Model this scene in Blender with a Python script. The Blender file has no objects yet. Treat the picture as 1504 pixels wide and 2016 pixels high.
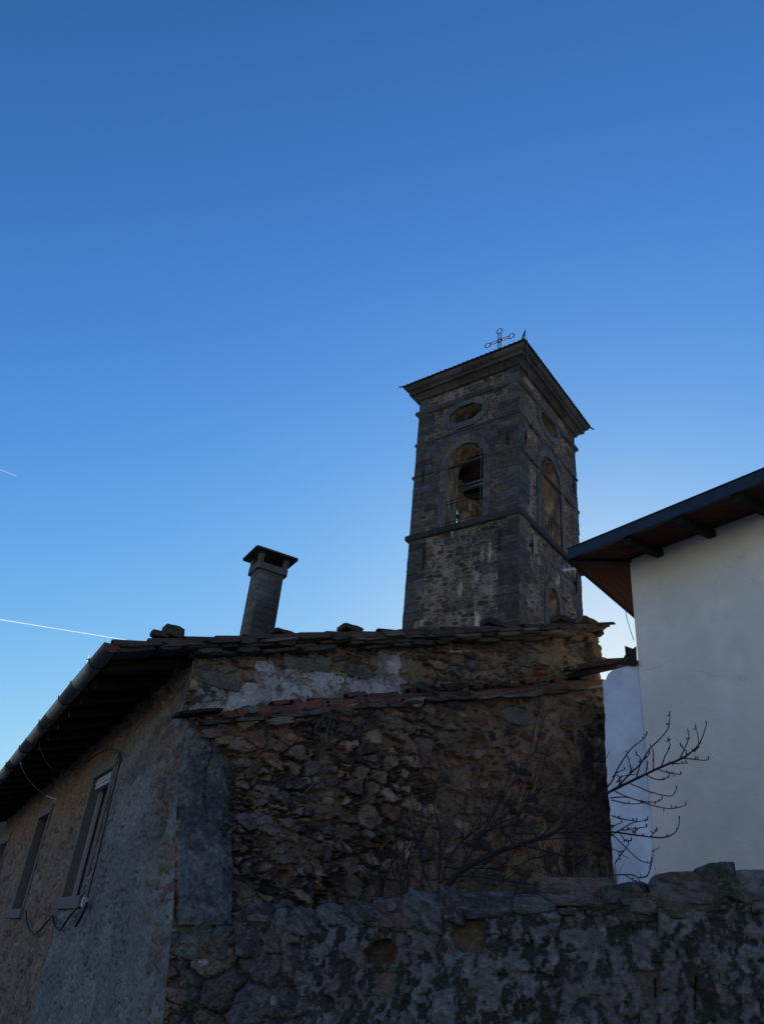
import bpy, bmesh, math, random
import numpy as np
from mathutils import Vector, Matrix

# ------------------------------------------------------------------ camera, sky, sun, exposure
SC = bpy.context.scene
COL = SC.collection
F_PX = 1515.0; PX0 = (752.0, 1008.0); IMG = (1504, 2016)
PITCH = math.radians(30.6); ROLL = math.radians(5.87); EYE = 1.65
SUN_AZ, SUN_EL = 19.0, 17.0

_f = np.array([0, math.cos(PITCH), math.sin(PITCH)]); _u = np.array([0, -math.sin(PITCH), math.cos(PITCH)]); _r = np.array([1.0, 0, 0])
CR = _r*math.cos(ROLL) + _u*math.sin(ROLL); CU = _u*math.cos(ROLL) - _r*math.sin(ROLL); CF = _f
EYEP = np.array([0, 0, EYE])

cam_d = bpy.data.cameras.new('camera'); cam = bpy.data.objects.new('camera', cam_d); COL.objects.link(cam)
cam_d.sensor_fit = 'VERTICAL'; cam_d.sensor_height = 24.0; cam_d.lens = 24.0*F_PX/IMG[1]
cam_d.clip_start = 0.05; cam_d.clip_end = 60000
M = Matrix(((CR[0], CU[0], -CF[0], 0), (CR[1], CU[1], -CF[1], 0), (CR[2], CU[2], -CF[2], EYE), (0, 0, 0, 1)))
cam.matrix_world = M
SC.camera = cam

W = bpy.data.worlds.new('World'); SC.world = W; W.use_nodes = True
nt = W.node_tree; bg = nt.nodes['Background']
sky = nt.nodes.new('ShaderNodeTexSky'); sky.sky_type = 'NISHITA'; sky.sun_disc = False
sky.sun_elevation = math.radians(SUN_EL); sky.sun_rotation = math.radians(SUN_AZ)
sky.altitude = 500; sky.air_density = 1.0; sky.dust_density = 0.35; sky.ozone_density = 2.0
# clear winter air: a power per channel deepens the blue overhead (the sky's own colour, lights the scene too)
bg.inputs[1].default_value = 0.06
_sp = nt.nodes.new('ShaderNodeSeparateColor'); _cb = nt.nodes.new('ShaderNodeCombineColor'); nt.links.new(sky.outputs[0], _sp.inputs[0])
def _math(op, a, b):
    n = nt.nodes.new('ShaderNodeMath'); n.operation = op
    for i, v in enumerate((a, b)):
        if isinstance(v, (int, float)): n.inputs[i].default_value = v
        else: nt.links.new(v, n.inputs[i])
    return n.outputs[0]
for _k, (_m, _g, _a) in enumerate(((0.80, 1.60, 2.85), (0.85, 1.50, 4.22), (1.04, 2.60, 40.5))):
    _y = _math('MULTIPLY', _math('POWER', _math('MULTIPLY', _sp.outputs[_k], 0.1), _g), _a)
    nt.links.new(_math('MULTIPLY', _math('DIVIDE', _y, _math('ADD', _math('MULTIPLY', _y, _m), 1.0)), 10.0), _cb.inputs[_k])
nt.links.new(_cb.outputs[0], bg.inputs[0])

sun_d = bpy.data.lights.new('sun', 'SUN'); sun = bpy.data.objects.new('sun', sun_d); COL.objects.link(sun)
sun_d.energy = 5.0; sun_d.angle = math.radians(0.53); sun_d.color = (1.0, 0.86, 0.68)
_a, _e = math.radians(SUN_AZ), math.radians(SUN_EL)
sdir = Vector((math.sin(_a)*math.cos(_e), math.cos(_a)*math.cos(_e), math.sin(_e)))
sun.rotation_euler = sdir.to_track_quat('Z', 'Y').to_euler()

SC.view_settings.view_transform = 'Standard'; SC.view_settings.look = 'None'
SC.view_settings.exposure = 0.737; SC.view_settings.gamma = 1.0; SC.view_settings.use_curve_mapping = False
SC.render.engine = 'CYCLES'
SC.cycles.use_denoising = True; SC.cycles.max_bounces = 6; SC.cycles.diffuse_bounces = 4; SC.cycles.sample_clamp_indirect = 4.0

# ------------------------------------------------------------------ helpers: frames, pixels of the photo, noise
def dirv(az):
    a = math.radians(az); return np.array([math.sin(a), math.cos(a), 0.0])
ZUP = np.array([0, 0, 1.0])
def ray(px, py):
    d = CF + CR*(px-PX0[0])/F_PX - CU*(py-PX0[1])/F_PX
    return d/np.linalg.norm(d)
def proj(P):
    v = P-EYEP; z = v@CF
    return PX0[0]+F_PX*(v@CR)/z, PX0[1]-F_PX*(v@CU)/z
class Frame:                      # vertical plane: origin, horizontal axis x (azimuth), n = outward normal
    def __init__(s, O, az, nsign=None):
        s.O = np.array([O[0], O[1], 0.0]); s.x = dirv(az); n = np.array([s.x[1], -s.x[0], 0.0])
        s.n = n if (n@(EYEP-s.O) > 0 if nsign is None else nsign > 0) else -n
    def at(s, u, z, off=0.0):
        return s.O+s.x*u+s.n*off+ZUP*z
    def grid(s, U, Zc, OFF):
        return s.O+U[..., None]*s.x+OFF[..., None]*s.n+Zc[..., None]*ZUP
    def uv(s, px, py, off=0.0):
        d = ray(px, py); q = EYEP+d*(((s.O+s.n*off-EYEP)@s.n)/(d@s.n))
        return float((q-s.O)@s.x), float(q[2])
    def pick(s, px, py, off=0.0):
        u, z = s.uv(px, py, off); return s.at(u, z, off)
FRONT = Frame((-1.984, 8.779), 62.3)       # gable wall of the old house
FAC = Frame((-1.984, 8.779), -27.7)        # its street facade
T0 = (4.2656, 20.5622); TW, TD = 4.15, 4.78
TL = Frame(T0, -51.4); TR = Frame(T0, 38.6)
_b1 = TL.at(TW, 0); _b2 = TR.at(TD, 0)
TBL = Frame(_b2, -51.4, None); TBL.n = -TL.n      # rear faces of the tower
TBR = Frame(_b1, 38.6, None); TBR.n = -TR.n
WF = Frame((3.8363, 10.3094), 145.0)       # white house
GW = Frame((-1.44, 7.77), 108.32)          # garden wall

def h32(i, j, k):
    x = (np.asarray(i, np.int64)*374761393+np.asarray(j, np.int64)*668265263+int(k)*1442695041) & 0xFFFFFFFF
    x = ((x ^ (x >> 13))*1274126177) & 0xFFFFFFFF
    x = ((x ^ (x >> 15))*1103515245) & 0xFFFFFFFF
    return (x ^ (x >> 16))/4294967296.0
def vn(x, y, s=0):
    xi = np.floor(x).astype(np.int64); yi = np.floor(y).astype(np.int64)
    fx = x-xi; fy = y-yi; fx = fx*fx*(3-2*fx); fy = fy*fy*(3-2*fy)
    a = h32(xi, yi, s); b = h32(xi+1, yi, s); c = h32(xi, yi+1, s); d = h32(xi+1, yi+1, s)
    return (a*(1-fx)+b*fx)*(1-fy)+(c*(1-fx)+d*fx)*fy
def fbm(x, y, s=0, o=4, g=.5):
    t = 0; a = 1.0; n = 0
    for k in range(o):
        t = t+a*vn(x*2**k+17.3*k, y*2**k-9.1*k, s+k*31); n += a; a *= g
    return t/n
def vn3(p, s=0):
    return (fbm(p[:, 0]+p[:, 2]*.71, p[:, 1]-p[:, 2]*.57, s, 3)+fbm(p[:, 2]+p[:, 0]*.33, p[:, 1]*.8-p[:, 0]*.41, s+9, 3))*.5
def sstep(a, b, x):
    t = np.clip((x-a)/(b-a), 0, 1); return t*t*(3-2*t)
def inpoly(X, Y, pts):
    r = np.zeros(X.shape, bool); n = len(pts); j = n-1
    for i in range(n):
        xi, yi = pts[i]; xj, yj = pts[j]
        if yi != yj:
            r ^= ((yi > Y) != (yj > Y)) & (X < (xj-xi)*(Y-yi)/(yj-yi)+xi)
        j = i
    return r
def stones(U, Zc, cw, ch, seed, merge=.25, vm=.1, jit=.38, p=3.0):
    """irregular masonry: e = distance to the joint (m), three randoms per stone, local coordinates in the stone"""
    gx = U/cw; gz = Zc/ch
    ci = np.floor(gx).astype(np.int64); cj = np.floor(gz).astype(np.int64)
    def cell(i, j):
        sx = i+.5+(h32(i, j, seed)-.5)*2*jit; sz = j+.5+(h32(i, j, seed+1)-.5)*2*jit
        m = h32(i, j, seed+2)
        return sx, sz, i+(m < merge), j+((m >= merge) & (m < merge+vm))
    F1 = np.full(U.shape, 1e9); I = np.zeros(U.shape, np.int64); J = I.copy()
    for di in (-1, 0, 1):
        for dj in (-1, 0, 1):
            sx, sz, ii, jj = cell(ci+di, cj+dj)
            d = np.abs(gx-sx)**p+np.abs(gz-sz)**p
            m = d < F1
            F1 = np.where(m, d, F1); I = np.where(m, ii, I); J = np.where(m, jj, J)
    F2 = np.full(U.shape, 1e9)
    for di in (-2, -1, 0, 1, 2):
        for dj in (-2, -1, 0, 1, 2):
            sx, sz, ii, jj = cell(ci+di, cj+dj)
            d = np.abs(gx-sx)**p+np.abs(gz-sz)**p
            F2 = np.where((d < F2) & ((ii != I) | (jj != J)), d, F2)
    e = (F2**(1/p)-F1**(1/p))*.5*min(cw, ch)*1.15
    return e, h32(I, J, seed+5), h32(I, J, seed+6), h32(I, J, seed+7), U-(I+.5)*cw, Zc-(J+.5)*ch
def pal(r, cols, wts=None):
    cols = np.array(cols, float); n = len(cols)
    w = np.cumsum(np.ones(n)/n if wts is None else np.array(wts, float)/sum(wts))
    return cols[np.clip(np.searchsorted(w, r), 0, n-1)]
def mix(a, b, m):
    return a*(1-m[..., None])+np.asarray(b, float)*m[..., None]

# ------------------------------------------------------------------ helpers: objects
def tag(o, label=None, cat=None, group=None, kind=None):
    if label: o['label'] = label
    if cat: o['category'] = cat
    if group: o['group'] = group
    if kind: o['kind'] = kind
    return o
def thing(name, label, cat, loc, group=None):
    o = bpy.data.objects.new(name, None); COL.objects.link(o); o.location = Vector([float(v) for v in loc])
    o.empty_display_size = .2
    return tag(o, label, cat, group)
def link(name, me, mat=None, parent=None):
    o = bpy.data.objects.new(name, me); COL.objects.link(o)
    if mat: me.materials.append(mat)
    if parent:
        o.parent = parent
        p = parent; off = Vector((0, 0, 0))
        while p: off += p.location; p = p.parent
        o.location = -off
    return o
class MB:                         # collects faces, then becomes ONE mesh object
    def __init__(s): s.v = []; s.f = []; s.c = []; s.n = 0
    def add(s, V, Fc, col=(.5, .5, .5)):
        V = np.asarray(V, float).reshape(-1, 3)
        c = np.asarray(col, float)
        if c.ndim == 1: c = np.tile(c, (len(V), 1))
        s.v.append(V); s.c.append(c)
        s.f += [[i+s.n for i in f] for f in Fc]; s.n += len(V); return s
    def box(s, o, ax, ay, az, col=(.5, .5, .5)):      # corner and three edge vectors
        o, ax, ay, az = [np.asarray(q, float) for q in (o, ax, ay, az)]
        V = [o, o+ax, o+ax+ay, o+ay, o+az, o+ax+az, o+ax+ay+az, o+ay+az]
        return s.add(V, [(0, 3, 2, 1), (4, 5, 6, 7), (0, 1, 5, 4), (1, 2, 6, 5), (2, 3, 7, 6), (3, 0, 4, 7)], col)
    def bar(s, a, b, w, t, col=(.5, .5, .5), up=ZUP):
        a = np.asarray(a, float); b = np.asarray(b, float); d = (b-a)/np.linalg.norm(b-a)
        x = np.cross(d, up); x /= np.linalg.norm(x); y = np.cross(x, d)
        return s.box(a-x*w/2-y*t/2, b-a, x*w, y*t, col)
    def tube(s, pts, rad, seg=7, col=(.5, .5, .5), cap=True):
        P = np.asarray(pts, float); n = len(P)
        R = np.full(n, rad, float) if np.isscalar(rad) else np.asarray(rad, float)
        T = np.gradient(P, axis=0) if n > 2 else np.tile(P[1]-P[0], (2, 1)); T /= np.linalg.norm(T, axis=1)[:, None]+1e-12
        ref = np.array([.31, .17, .93]) if abs(T[0][2]) < .9 else np.array([1, .1, 0.])
        V = []; x = np.cross(T[0], ref)
        for k in range(n):
            x = x-T[k]*(x@T[k]); x /= np.linalg.norm(x)+1e-12; y = np.cross(T[k], x)
            for q in range(seg):
                a = 2*math.pi*q/seg; V.append(P[k]+R[k]*(x*math.cos(a)+y*math.sin(a)))
        Fc = [(k*seg+q, k*seg+(q+1) % seg, (k+1)*seg+(q+1) % seg, (k+1)*seg+q) for k in range(n-1) for q in range(seg)]
        if cap: Fc += [tuple(range(seg))[::-1], tuple((n-1)*seg+q for q in range(seg))]
        return s.add(V, Fc, col)
    def build(s, name, mat, parent=None, smooth=False, bevel=0.0):
        me = bpy.data.meshes.new(name)
        me.from_pydata(np.concatenate(s.v).tolist(), [], s.f)
        at = me.color_attributes.new('Col', 'FLOAT_COLOR', 'POINT')
        c = np.concatenate(s.c); at.data.foreach_set('color', np.c_[c, np.ones(len(c))].astype(np.float32).ravel())
        if smooth: me.polygons.foreach_set('use_smooth', [True]*len(me.polygons))
        me.update(); o = link(name, me, mat, parent)
        if bevel:
            m = o.modifiers.new('edge', 'BEVEL'); m.width = bevel; m.segments = 2; m.limit_method = 'ANGLE'
        return o
def gridmesh(name, P, col, mat, parent=None, keep=None, smooth=True):
    nu, nz = P.shape[:2]; me = bpy.data.meshes.new(name)
    idx = np.arange(nu*nz).reshape(nu, nz)
    Q = np.stack([idx[:-1, :-1], idx[1:, :-1], idx[1:, 1:], idx[:-1, 1:]], -1)
    Q = Q[keep] if keep is not None else Q.reshape(-1, 4)
    used = np.zeros(nu*nz, bool); used[Q.ravel()] = True
    remap = np.cumsum(used)-1; Q = remap[Q]
    V = P.reshape(-1, 3)[used]; C = np.asarray(col).reshape(-1, 3)[used]
    me.vertices.add(len(V)); me.vertices.foreach_set('co', V.astype(np.float32).ravel())
    me.loops.add(Q.size); me.loops.foreach_set('vertex_index', Q.astype(np.int32).ravel())
    me.polygons.add(len(Q)); me.polygons.foreach_set('loop_start', np.arange(0, Q.size, 4, dtype=np.int32))
    me.update(calc_edges=True); me.validate()
    me.polygons.foreach_set('use_smooth', [smooth]*len(me.polygons))
    at = me.color_attributes.new('Col', 'FLOAT_COLOR', 'POINT')
    at.data.foreach_set('color', np.c_[C, np.ones(len(C))].astype(np.float32).ravel())
    return link(name, me, mat, parent)
_ico = {}
def ico(sub):
    if sub not in _ico:
        bm = bmesh.new(); bmesh.ops.create_icosphere(bm, subdivisions=sub, radius=1)
        _ico[sub] = (np.array([v.co[:] for v in bm.verts]), [tuple(v.index for v in f.verts) for f in bm.faces]); bm.free()
    return _ico[sub]
def rock(mb, c, ax, ay, az, seed, col, box=.45, rough=.18, sub=3, mott=.35, lich=0.0):
    """broken stone or slab: half-axes ax, ay, az; box near 1 squares it off. Planes at random angles cut the facets."""
    V, Fc = ico(sub); rs = np.random.RandomState(int(seed) % 99991)
    N = np.vstack([np.eye(3), -np.eye(3), rs.normal(size=(int(9+8*(1-box)), 3))]); N /= np.linalg.norm(N, axis=1)[:, None]
    cc_ = np.r_[rs.uniform(.82, .98, 6), rs.uniform(.80+.55*box, 1.02+.60*box, len(N)-6)]
    D = V@N.T; r = np.min(np.where(D > .05, cc_/np.maximum(D, .05), 9), axis=1)
    n = vn3(V*1.7+seed*3.1, seed)-.5; n2 = vn3(V*6+seed, seed+5)-.5; n3 = vn3(V*15+seed, seed+6)-.5
    S = V*(r*(1+rough*.7*n+rough*.45*n2+rough*.25*n3))[:, None]
    P = np.asarray(c)+S[:, :1]*np.asarray(ax)+S[:, 1:2]*np.asarray(ay)+S[:, 2:]*np.asarray(az)
    k = 1+mott*2*(vn3(V*3+seed*1.7, seed+11)-.5)+mott*1.2*n2
    C_ = np.asarray(col)*np.clip(k, .25, 2)[:, None]
    if lich:
        m_ = sstep(.53, .57, vn3(V*5+seed*2.3, seed+21)*.65+vn3(V*14, seed+22)*.35)*lich; C_ = C_*(1-m_[:, None])+np.array([.13, .14, .15])*m_[:, None]
        m_ = sstep(.56, .60, vn3(V*4+seed*1.3, seed+31)*.6+vn3(V*16, seed+32)*.4)*lich; C_ = C_*(1-m_[:, None])+np.array([.022, .028, .024])*m_[:, None]
    mb.add(P, Fc, C_); return mb
def coppo(mb, a, b, up, r0, r1, col, seg=8, th=.014):
    """half-round clay tile from a (wide end) to b"""
    a = np.asarray(a, float); b = np.asarray(b, float); d = (b-a)/np.linalg.norm(b-a)
    x = np.cross(d, up); x /= np.linalg.norm(x); y = np.cross(x, d)
    V = []
    for (p, r) in ((a, r0), (b, r1)):
        for rr in (r, r-th):
            for q in range(seg+1):
                t = math.pi*q/seg; V.append(p+x*math.cos(t)*rr+y*math.sin(t)*rr*.85)
    n = seg+1; Fc = []
    for q in range(seg):
        Fc += [(q, q+1, 2*n+q+1, 2*n+q), (n+q+1, n+q, 3*n+q, 3*n+q+1), (q+1, q, n+q, n+q+1), (2*n+q, 2*n+q+1, 3*n+q+1, 3*n+q)]
    Fc += [(0, 2*n, 3*n, n), (seg, n+seg, 3*n+seg, 2*n+seg)]
    mb.add(V, Fc, col)

# ------------------------------------------------------------------ materials (all procedural)
def mat(name, col=None, rough=.9, metal=0.0, spec=.25, noise=6.0, amt=.25, bump=.0, bscale=40.0, stretch=(1, 1, 1)):
    """col None: the base colour is the mesh's own colour layer (one colour per stone); noise varies it"""
    m = bpy.data.materials.new(name); m.use_nodes = True; t = m.node_tree; b = t.nodes['Principled BSDF']
    b.inputs['Roughness'].default_value = rough; b.inputs['Metallic'].default_value = metal
    b.inputs['Specular IOR Level'].default_value = spec
    tc = t.nodes.new('ShaderNodeTexCoord'); mp = t.nodes.new('ShaderNodeMapping'); mp.inputs['Scale'].default_value = stretch
    t.links.new(tc.outputs['Object'], mp.inputs['Vector'])
    nz = t.nodes.new('ShaderNodeTexNoise'); nz.inputs['Scale'].default_value = noise; nz.inputs['Detail'].default_value = 10; nz.inputs['Roughness'].default_value = .74
    t.links.new(mp.outputs[0], nz.inputs['Vector'])
    mr = t.nodes.new('ShaderNodeMapRange'); mr.inputs['From Min'].default_value = .25; mr.inputs['From Max'].default_value = .75
    mr.inputs['To Min'].default_value = 1-amt; mr.inputs['To Max'].default_value = 1+amt
    t.links.new(nz.outputs['Fac'], mr.inputs['Value'])
    mx = t.nodes.new('ShaderNodeMix'); mx.data_type = 'RGBA'; mx.blend_type = 'MULTIPLY'; mx.inputs['Factor'].default_value = 1
    if col is None:
        a = t.nodes.new('ShaderNodeVertexColor'); a.layer_name = 'Col'; t.links.new(a.outputs[0], mx.inputs['A'])
    else: mx.inputs['A'].default_value = (*col, 1)
    t.links.new(mr.outputs[0], mx.inputs['B']); t.links.new(mx.outputs['Result'], b.inputs['Base Color'])
    if bump:
        n2 = t.nodes.new('ShaderNodeTexNoise'); n2.inputs['Scale'].default_value = bscale; n2.inputs['Detail'].default_value = 6
        t.links.new(mp.outputs[0], n2.inputs['Vector'])
        bp = t.nodes.new('ShaderNodeBump'); bp.inputs['Strength'].default_value = bump; bp.inputs['Distance'].default_value = .02
        t.links.new(n2.outputs['Fac'], bp.inputs['Height']); t.links.new(bp.outputs[0], b.inputs['Normal'])
    return m
M_RUB = mat('rubble_masonry', None, noise=20, amt=.55, bump=1.0, bscale=45)
M_TOW = mat('tower_masonry', None, noise=9, amt=.5, bump=.9, bscale=16)
M_GAR = mat('mossy_masonry', None, noise=26, amt=.6, bump=1.0, bscale=55)
M_FAC = mat('rough_render', None, noise=22, amt=.5, bump=1.0, bscale=50)
M_LIME = mat('cream_render', None, noise=1.3, amt=.05, bump=.2, bscale=30)
M_LIMEB = mat('pale_blue_limewash', None, noise=2.2, amt=.13, bump=.2, bscale=20)
M_TILE = mat('clay_tile', None, noise=18, amt=.4, bump=.4, bscale=60)
M_SLAB = mat('stone_slab', None, noise=15, amt=.35, bump=.7, bscale=40)
M_ZINC = mat('weathered_zinc', (.16, .17, .17), rough=.42, metal=.75, noise=9, amt=.2, stretch=(1, 1, 1))
M_IRON = mat('dark_iron', (.018, .018, .02), rough=.7, metal=.0, noise=20, amt=.3)
M_STEEL = mat('galvanised_steel', (.45, .46, .47), rough=.4, metal=.8, noise=20, amt=.1)
M_BRONZE = mat('old_bronze', (.03, .033, .03), rough=.5, metal=.7, noise=8, amt=.3)
M_WOOD = mat('old_dark_wood', (.03, .022, .017), noise=12, amt=.4, bump=.4, bscale=30)
M_SOFF = mat('brown_soffit_boards', (.055, .023, .014), noise=9, amt=.3, bump=.15, stretch=(1, 1, 1))
M_RAFT = mat('dark_rafters', (.014, .012, .011), noise=9, amt=.3)
M_COPP = mat('blue_grey_metal_fascia', (.018, .034, .055), rough=.5, metal=.2, noise=10, amt=.25)
M_CABLE = mat('black_rubber_cable', (.012, .012, .014), rough=.55, noise=20, amt=.2)
M_BARK = mat('purple_brown_bark', (.024, .019, .023), rough=.8, noise=25, amt=.3)
M_GLASS = mat('dark_window_glass', (.012, .014, .016), rough=.12, spec=.5, noise=3, amt=.2)
M_WHITE = mat('white_painted_metal', (.34, .37, .41), rough=.5, noise=6, amt=.08)
M_SHUT = mat('grey_brown_shutter', (.05, .047, .045), rough=.7, noise=8, amt=.2)
M_CONC = mat('fibre_cement', None, noise=10, amt=.4, bump=.4, bscale=60)
M_SURR = mat('grey_sandstone_trim', (.105, .108, .112), noise=14, amt=.22, bump=.3, bscale=60)
M_IVY = mat('ivy_leaf', (.014, .028, .016), rough=.55, spec=.4, noise=10, amt=.5)
M_GRASS = mat('dry_grass', (.09, .085, .06), rough=.8, noise=6, amt=.4)
M_EARTH = mat('dark_earth', (.07, .06, .045), noise=2, amt=.4, bump=.5)
M_BOUNCE = mat('bounce_slope_tone', None, noise=.05, amt=.3)
M_ROAD = mat('grey_paving', (.16, .15, .14), noise=.7, amt=.25, bump=.3)

# ------------------------------------------------------------------ ground
mb = MB(); R_ = 3000.0; n_ = 48
mb.add([(0, 0, 0)]+[(R_*math.cos(2*math.pi*k/n_), R_*math.sin(2*math.pi*k/n_), 0) for k in range(n_)], [(0, k+1, (k+1) % n_+1) for k in range(n_)])
tag(mb.build('ground', M_ROAD), kind='structure')
# unseen slope added behind the viewer to throw warm light on the shaded walls
_az, _rr = np.meshgrid(np.radians(np.linspace(78, 282, 90)), np.array([26, 32, 40, 52, 70, 95, 130, 180, 260]), indexing='ij')
_hz = 58*sstep(20, 160, _rr)*(.8+.4*fbm(_az*4, _rr/60, 900))*sstep(78, 100, np.degrees(_az))*sstep(282, 260, np.degrees(_az))-.05
gridmesh('bounce_slope', np.stack([_rr*np.sin(_az), _rr*np.cos(_az), _hz], -1), np.zeros(_az.shape+(3,))+np.array([.375, .38, .32]), M_BOUNCE)['kind'] = 'structure'
mb = MB()
_A = GW.at(.05, 1.5, -.25); _B = GW.at(4.2, 2.3, -.25); _Cc = GW.at(9.5, 2.6, -.25)
_D = FRONT.at(13.0, 2.9, -.1); _E = FRONT.at(6.3, 2.45, .1); _G = FRONT.at(.6, 1.6, .35)
mb.add([_A, _B, _Cc, _D, _E, _G], [(0, 1, 4, 5), (1, 2, 3, 4)])
tag(mb.build('terrace_ground', M_EARTH), kind='structure')

# ------------------------------------------------------------------ bell tower
def arch_outline(uc, hw, zb, zs, na=18, nj=7):
    """open outline from the foot of one jamb over the arch to the foot of the other"""
    L = [(uc-hw, zb+(zs-zb)*k/nj) for k in range(nj)]
    L += [(uc-hw*math.cos(math.pi*k/na), zs+hw*math.sin(math.pi*k/na)) for k in range(na+1)]
    L += [(uc+hw, zs+(zb-zs)*k/nj) for k in range(1, nj+1)]
    return L
def oct_outline(uc, zc, hw, hh, k=.38):
    P = [(-hw, -hh*k), (-hw, hh*k), (-hw*.45, hh), (hw*.45, hh), (hw, hh*k), (hw, -hh*k), (hw*.45, -hh), (-hw*.45, -hh)]
    L = []
    for i in range(8):
        a, b = P[i], P[(i+1) % 8]
        L += [(uc+a[0]+(b[0]-a[0])*t, zc+a[1]+(b[1]-a[1])*t) for t in (0, .5)]
    return L
def grow(L, d, closed):
    P = np.array(L); n = len(P)
    nx = np.roll(P, -1, 0) if closed else np.vstack([P[1:], P[-1:]]); pv = np.roll(P, 1, 0) if closed else np.vstack([P[:1], P[:-1]])
    t = nx-pv; t /= np.linalg.norm(t, axis=1)[:, None]
    return P+np.c_[-t[:, 1], t[:, 0]]*d
Z_S, Z_B1, Z_B2, Z_T, Z_C = 14.38, 16.86, 18.3, 19.76, 20.43
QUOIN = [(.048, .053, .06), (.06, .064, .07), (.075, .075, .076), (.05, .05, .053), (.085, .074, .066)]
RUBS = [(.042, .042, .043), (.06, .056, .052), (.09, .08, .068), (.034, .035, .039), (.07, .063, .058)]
def tower_face(fr, w, seed, pink, uc, res=.02, z0=8.0):
    us = np.linspace(0, w, int(w/res)+1); zs = np.arange(z0, Z_C+.1, res)
    U, Zc = np.meshgrid(us, zs, indexing='ij')
    wu = U+.05*(fbm(U*3, Zc*3, seed)-.5); wz = Zc+.05*(fbm(U*3, Zc*3, seed+7)-.5)
    # rubble field
    e, r1, r2, r3, lx, lz = stones(wu, wz, .34, .16, seed+20, merge=.25, vm=.06, jit=.36, p=2.8)
    e2, q1, q2, q3, _, _ = stones(wu, wz, .19, .095, seed+40, merge=.3)
    sm = r3 < .5; e = np.where(sm, np.minimum(e, e2), e)+.022*(fbm(U*11, Zc*11, seed+9)-.5); r1 = np.where(sm, q1, r1); r2 = np.where(sm, q2, r2)
    jw = .006+.024*sstep(.42, .72, fbm(U*1.1, Zc*1.1, seed+3))+.012*(fbm(U*8, Zc*8, seed+8)-.5)
    st = sstep(jw*.8, jw*1.1+.006, e)
    pk_ = pink*(Zc > Z_S)[..., None]; mort = np.array([.165, .152, .136])*(1-pk_)+np.array([.20, .15, .138])*pk_
    mc = mort*(.35+.8*fbm(U*2.6, Zc*2.6, seed+4)+.5*vn(U*16, Zc*16, seed+6))[..., None]
    up = Zc > Z_S
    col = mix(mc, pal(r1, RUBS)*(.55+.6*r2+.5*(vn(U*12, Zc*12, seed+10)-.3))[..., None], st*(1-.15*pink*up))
    h = -.035+.045*st*(.6+.5*r2)+.02*(fbm(U*7, Zc*7, seed+5)-.5)
    # pale lime runs and pock marks on the lower stage
    run = sstep(.66, .8, vn(U*7, Zc*.9, seed+60))*sstep(.5, .75, fbm(U*2, Zc*1.5, seed+61))*(Zc < Z_S)
    col = mix(col, (.42, .41, .40), run*.8)
    # squared blocks: quoins and the dressed field round the openings
    row = np.floor((Zc-z0)/.285).astype(int); zr = (Zc-z0)-row*.285
    ql = np.where(h32(row, row*0, seed+70) < .5, .42, .74)+.1*(h32(row, row*0, seed+71)-.5)
    qr = np.where(h32(row, row*0, seed+72) < .5, .42, .74)+.1*(h32(row, row*0, seed+73)-.5)
    wide = np.where((Zc > Z_S) & (Zc < Z_B2), .55 if pink > .5 else 1.35, .0)
    wide = wide+(h32(row, row*0, seed+74)-.5)*(.9 if pink > .5 else .5)*(wide > 0)
    inn = np.abs(U-uc) < .72+np.maximum(.25, .3*wide)*(wide > 0)
    ash = (U < ql) | (U > w-qr) | (((Zc > Z_S) & (Zc < Z_B2)) & inn & (np.abs(U-uc) < .8+wide*.6))
    if pink < .5: ash |= (Zc > Z_S) & (Zc < Z_B2) & (fbm(U*.9, Zc*1.2, seed+75) > .30)
    bw = .52; xs = U+h32(row, row*0, seed+76)*5
    bi = np.floor(xs/bw).astype(int); xb = xs-bi*bw
    inq = (U < ql) | (U > w-qr)
    xb = np.where(U < ql, np.minimum(ql-U, .3), np.where(U > w-qr, np.minimum(U-(w-qr), .3), np.minimum(xb, bw-xb)))
    bi = np.where(U < ql, -3, np.where(U > w-qr, 99, bi))
    eb = np.minimum(xb, np.minimum(zr, .285-zr)); eb = eb+.012*(fbm(U*9, Zc*9, seed+77)-.5)
    rr = h32(bi, row, seed+78); rr2 = h32(bi, row, seed+79)
    ac = pal(rr, QUOIN)*(.66+.5*rr2)[..., None]*(.55+.9*fbm(U*7, Zc*7, seed+82))[..., None]*(.8+.4*vn(U*24, Zc*24, seed+83))[..., None]
    sj = sstep(.004, .014, eb)
    jc = np.where((fbm(U*2, Zc*2, seed+80) > .52)[..., None], np.array([.15, .135, .118]), np.array([.03, .03, .031]))
    ac = jc*(1-sj[..., None])+ac*sj[..., None]
    ah = -.02+.032*sj+.03*rr2+.03*(fbm(U*10, Zc*10, seed+81)-.5)
    col = np.where(ash[..., None], ac, col); h = np.where(ash, ah, h)
    # dark weathering, rust-brown blocks
    col = col*(.72+.56*fbm(U*.8, Zc*.5, seed+90))[..., None]
    h[0] = 0; h[-1] = 0
    return U, Zc, h, col
def rough_face(U, Zc, seed, cols, cw=.34, ch=.2, mort=(.2, .165, .12)):
    e, r1, r2, r3, _, _ = stones(U+.05*(fbm(U*3, Zc*3, seed)-.5), Zc, cw, ch, seed)
    st = sstep(.012, .035, e)
    c = mix(np.array(mort)*(.7+.6*fbm(U*2, Zc*2, seed+3))[..., None], pal(r1, cols)*(.75+.5*r2)[..., None], st)
    return c, -.02+.03*st*(.6+.4*r2)
def cells(A): return (A[:-1, :-1]+A[1:, :-1]+A[1:, 1:]+A[:-1, 1:])/4
tower = thing('bell_tower', 'tall square stone bell tower with arched belfry openings rising behind the old house', 'bell tower', (T0[0], T0[1], 0))
UCL, UCR = 2.03, 2.43
OPEN_L = [arch_outline(UCL, .73, Z_S+.12, 16.95)]; OCT_L = oct_outline(2.09, 19.05, .67, .36)
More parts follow.
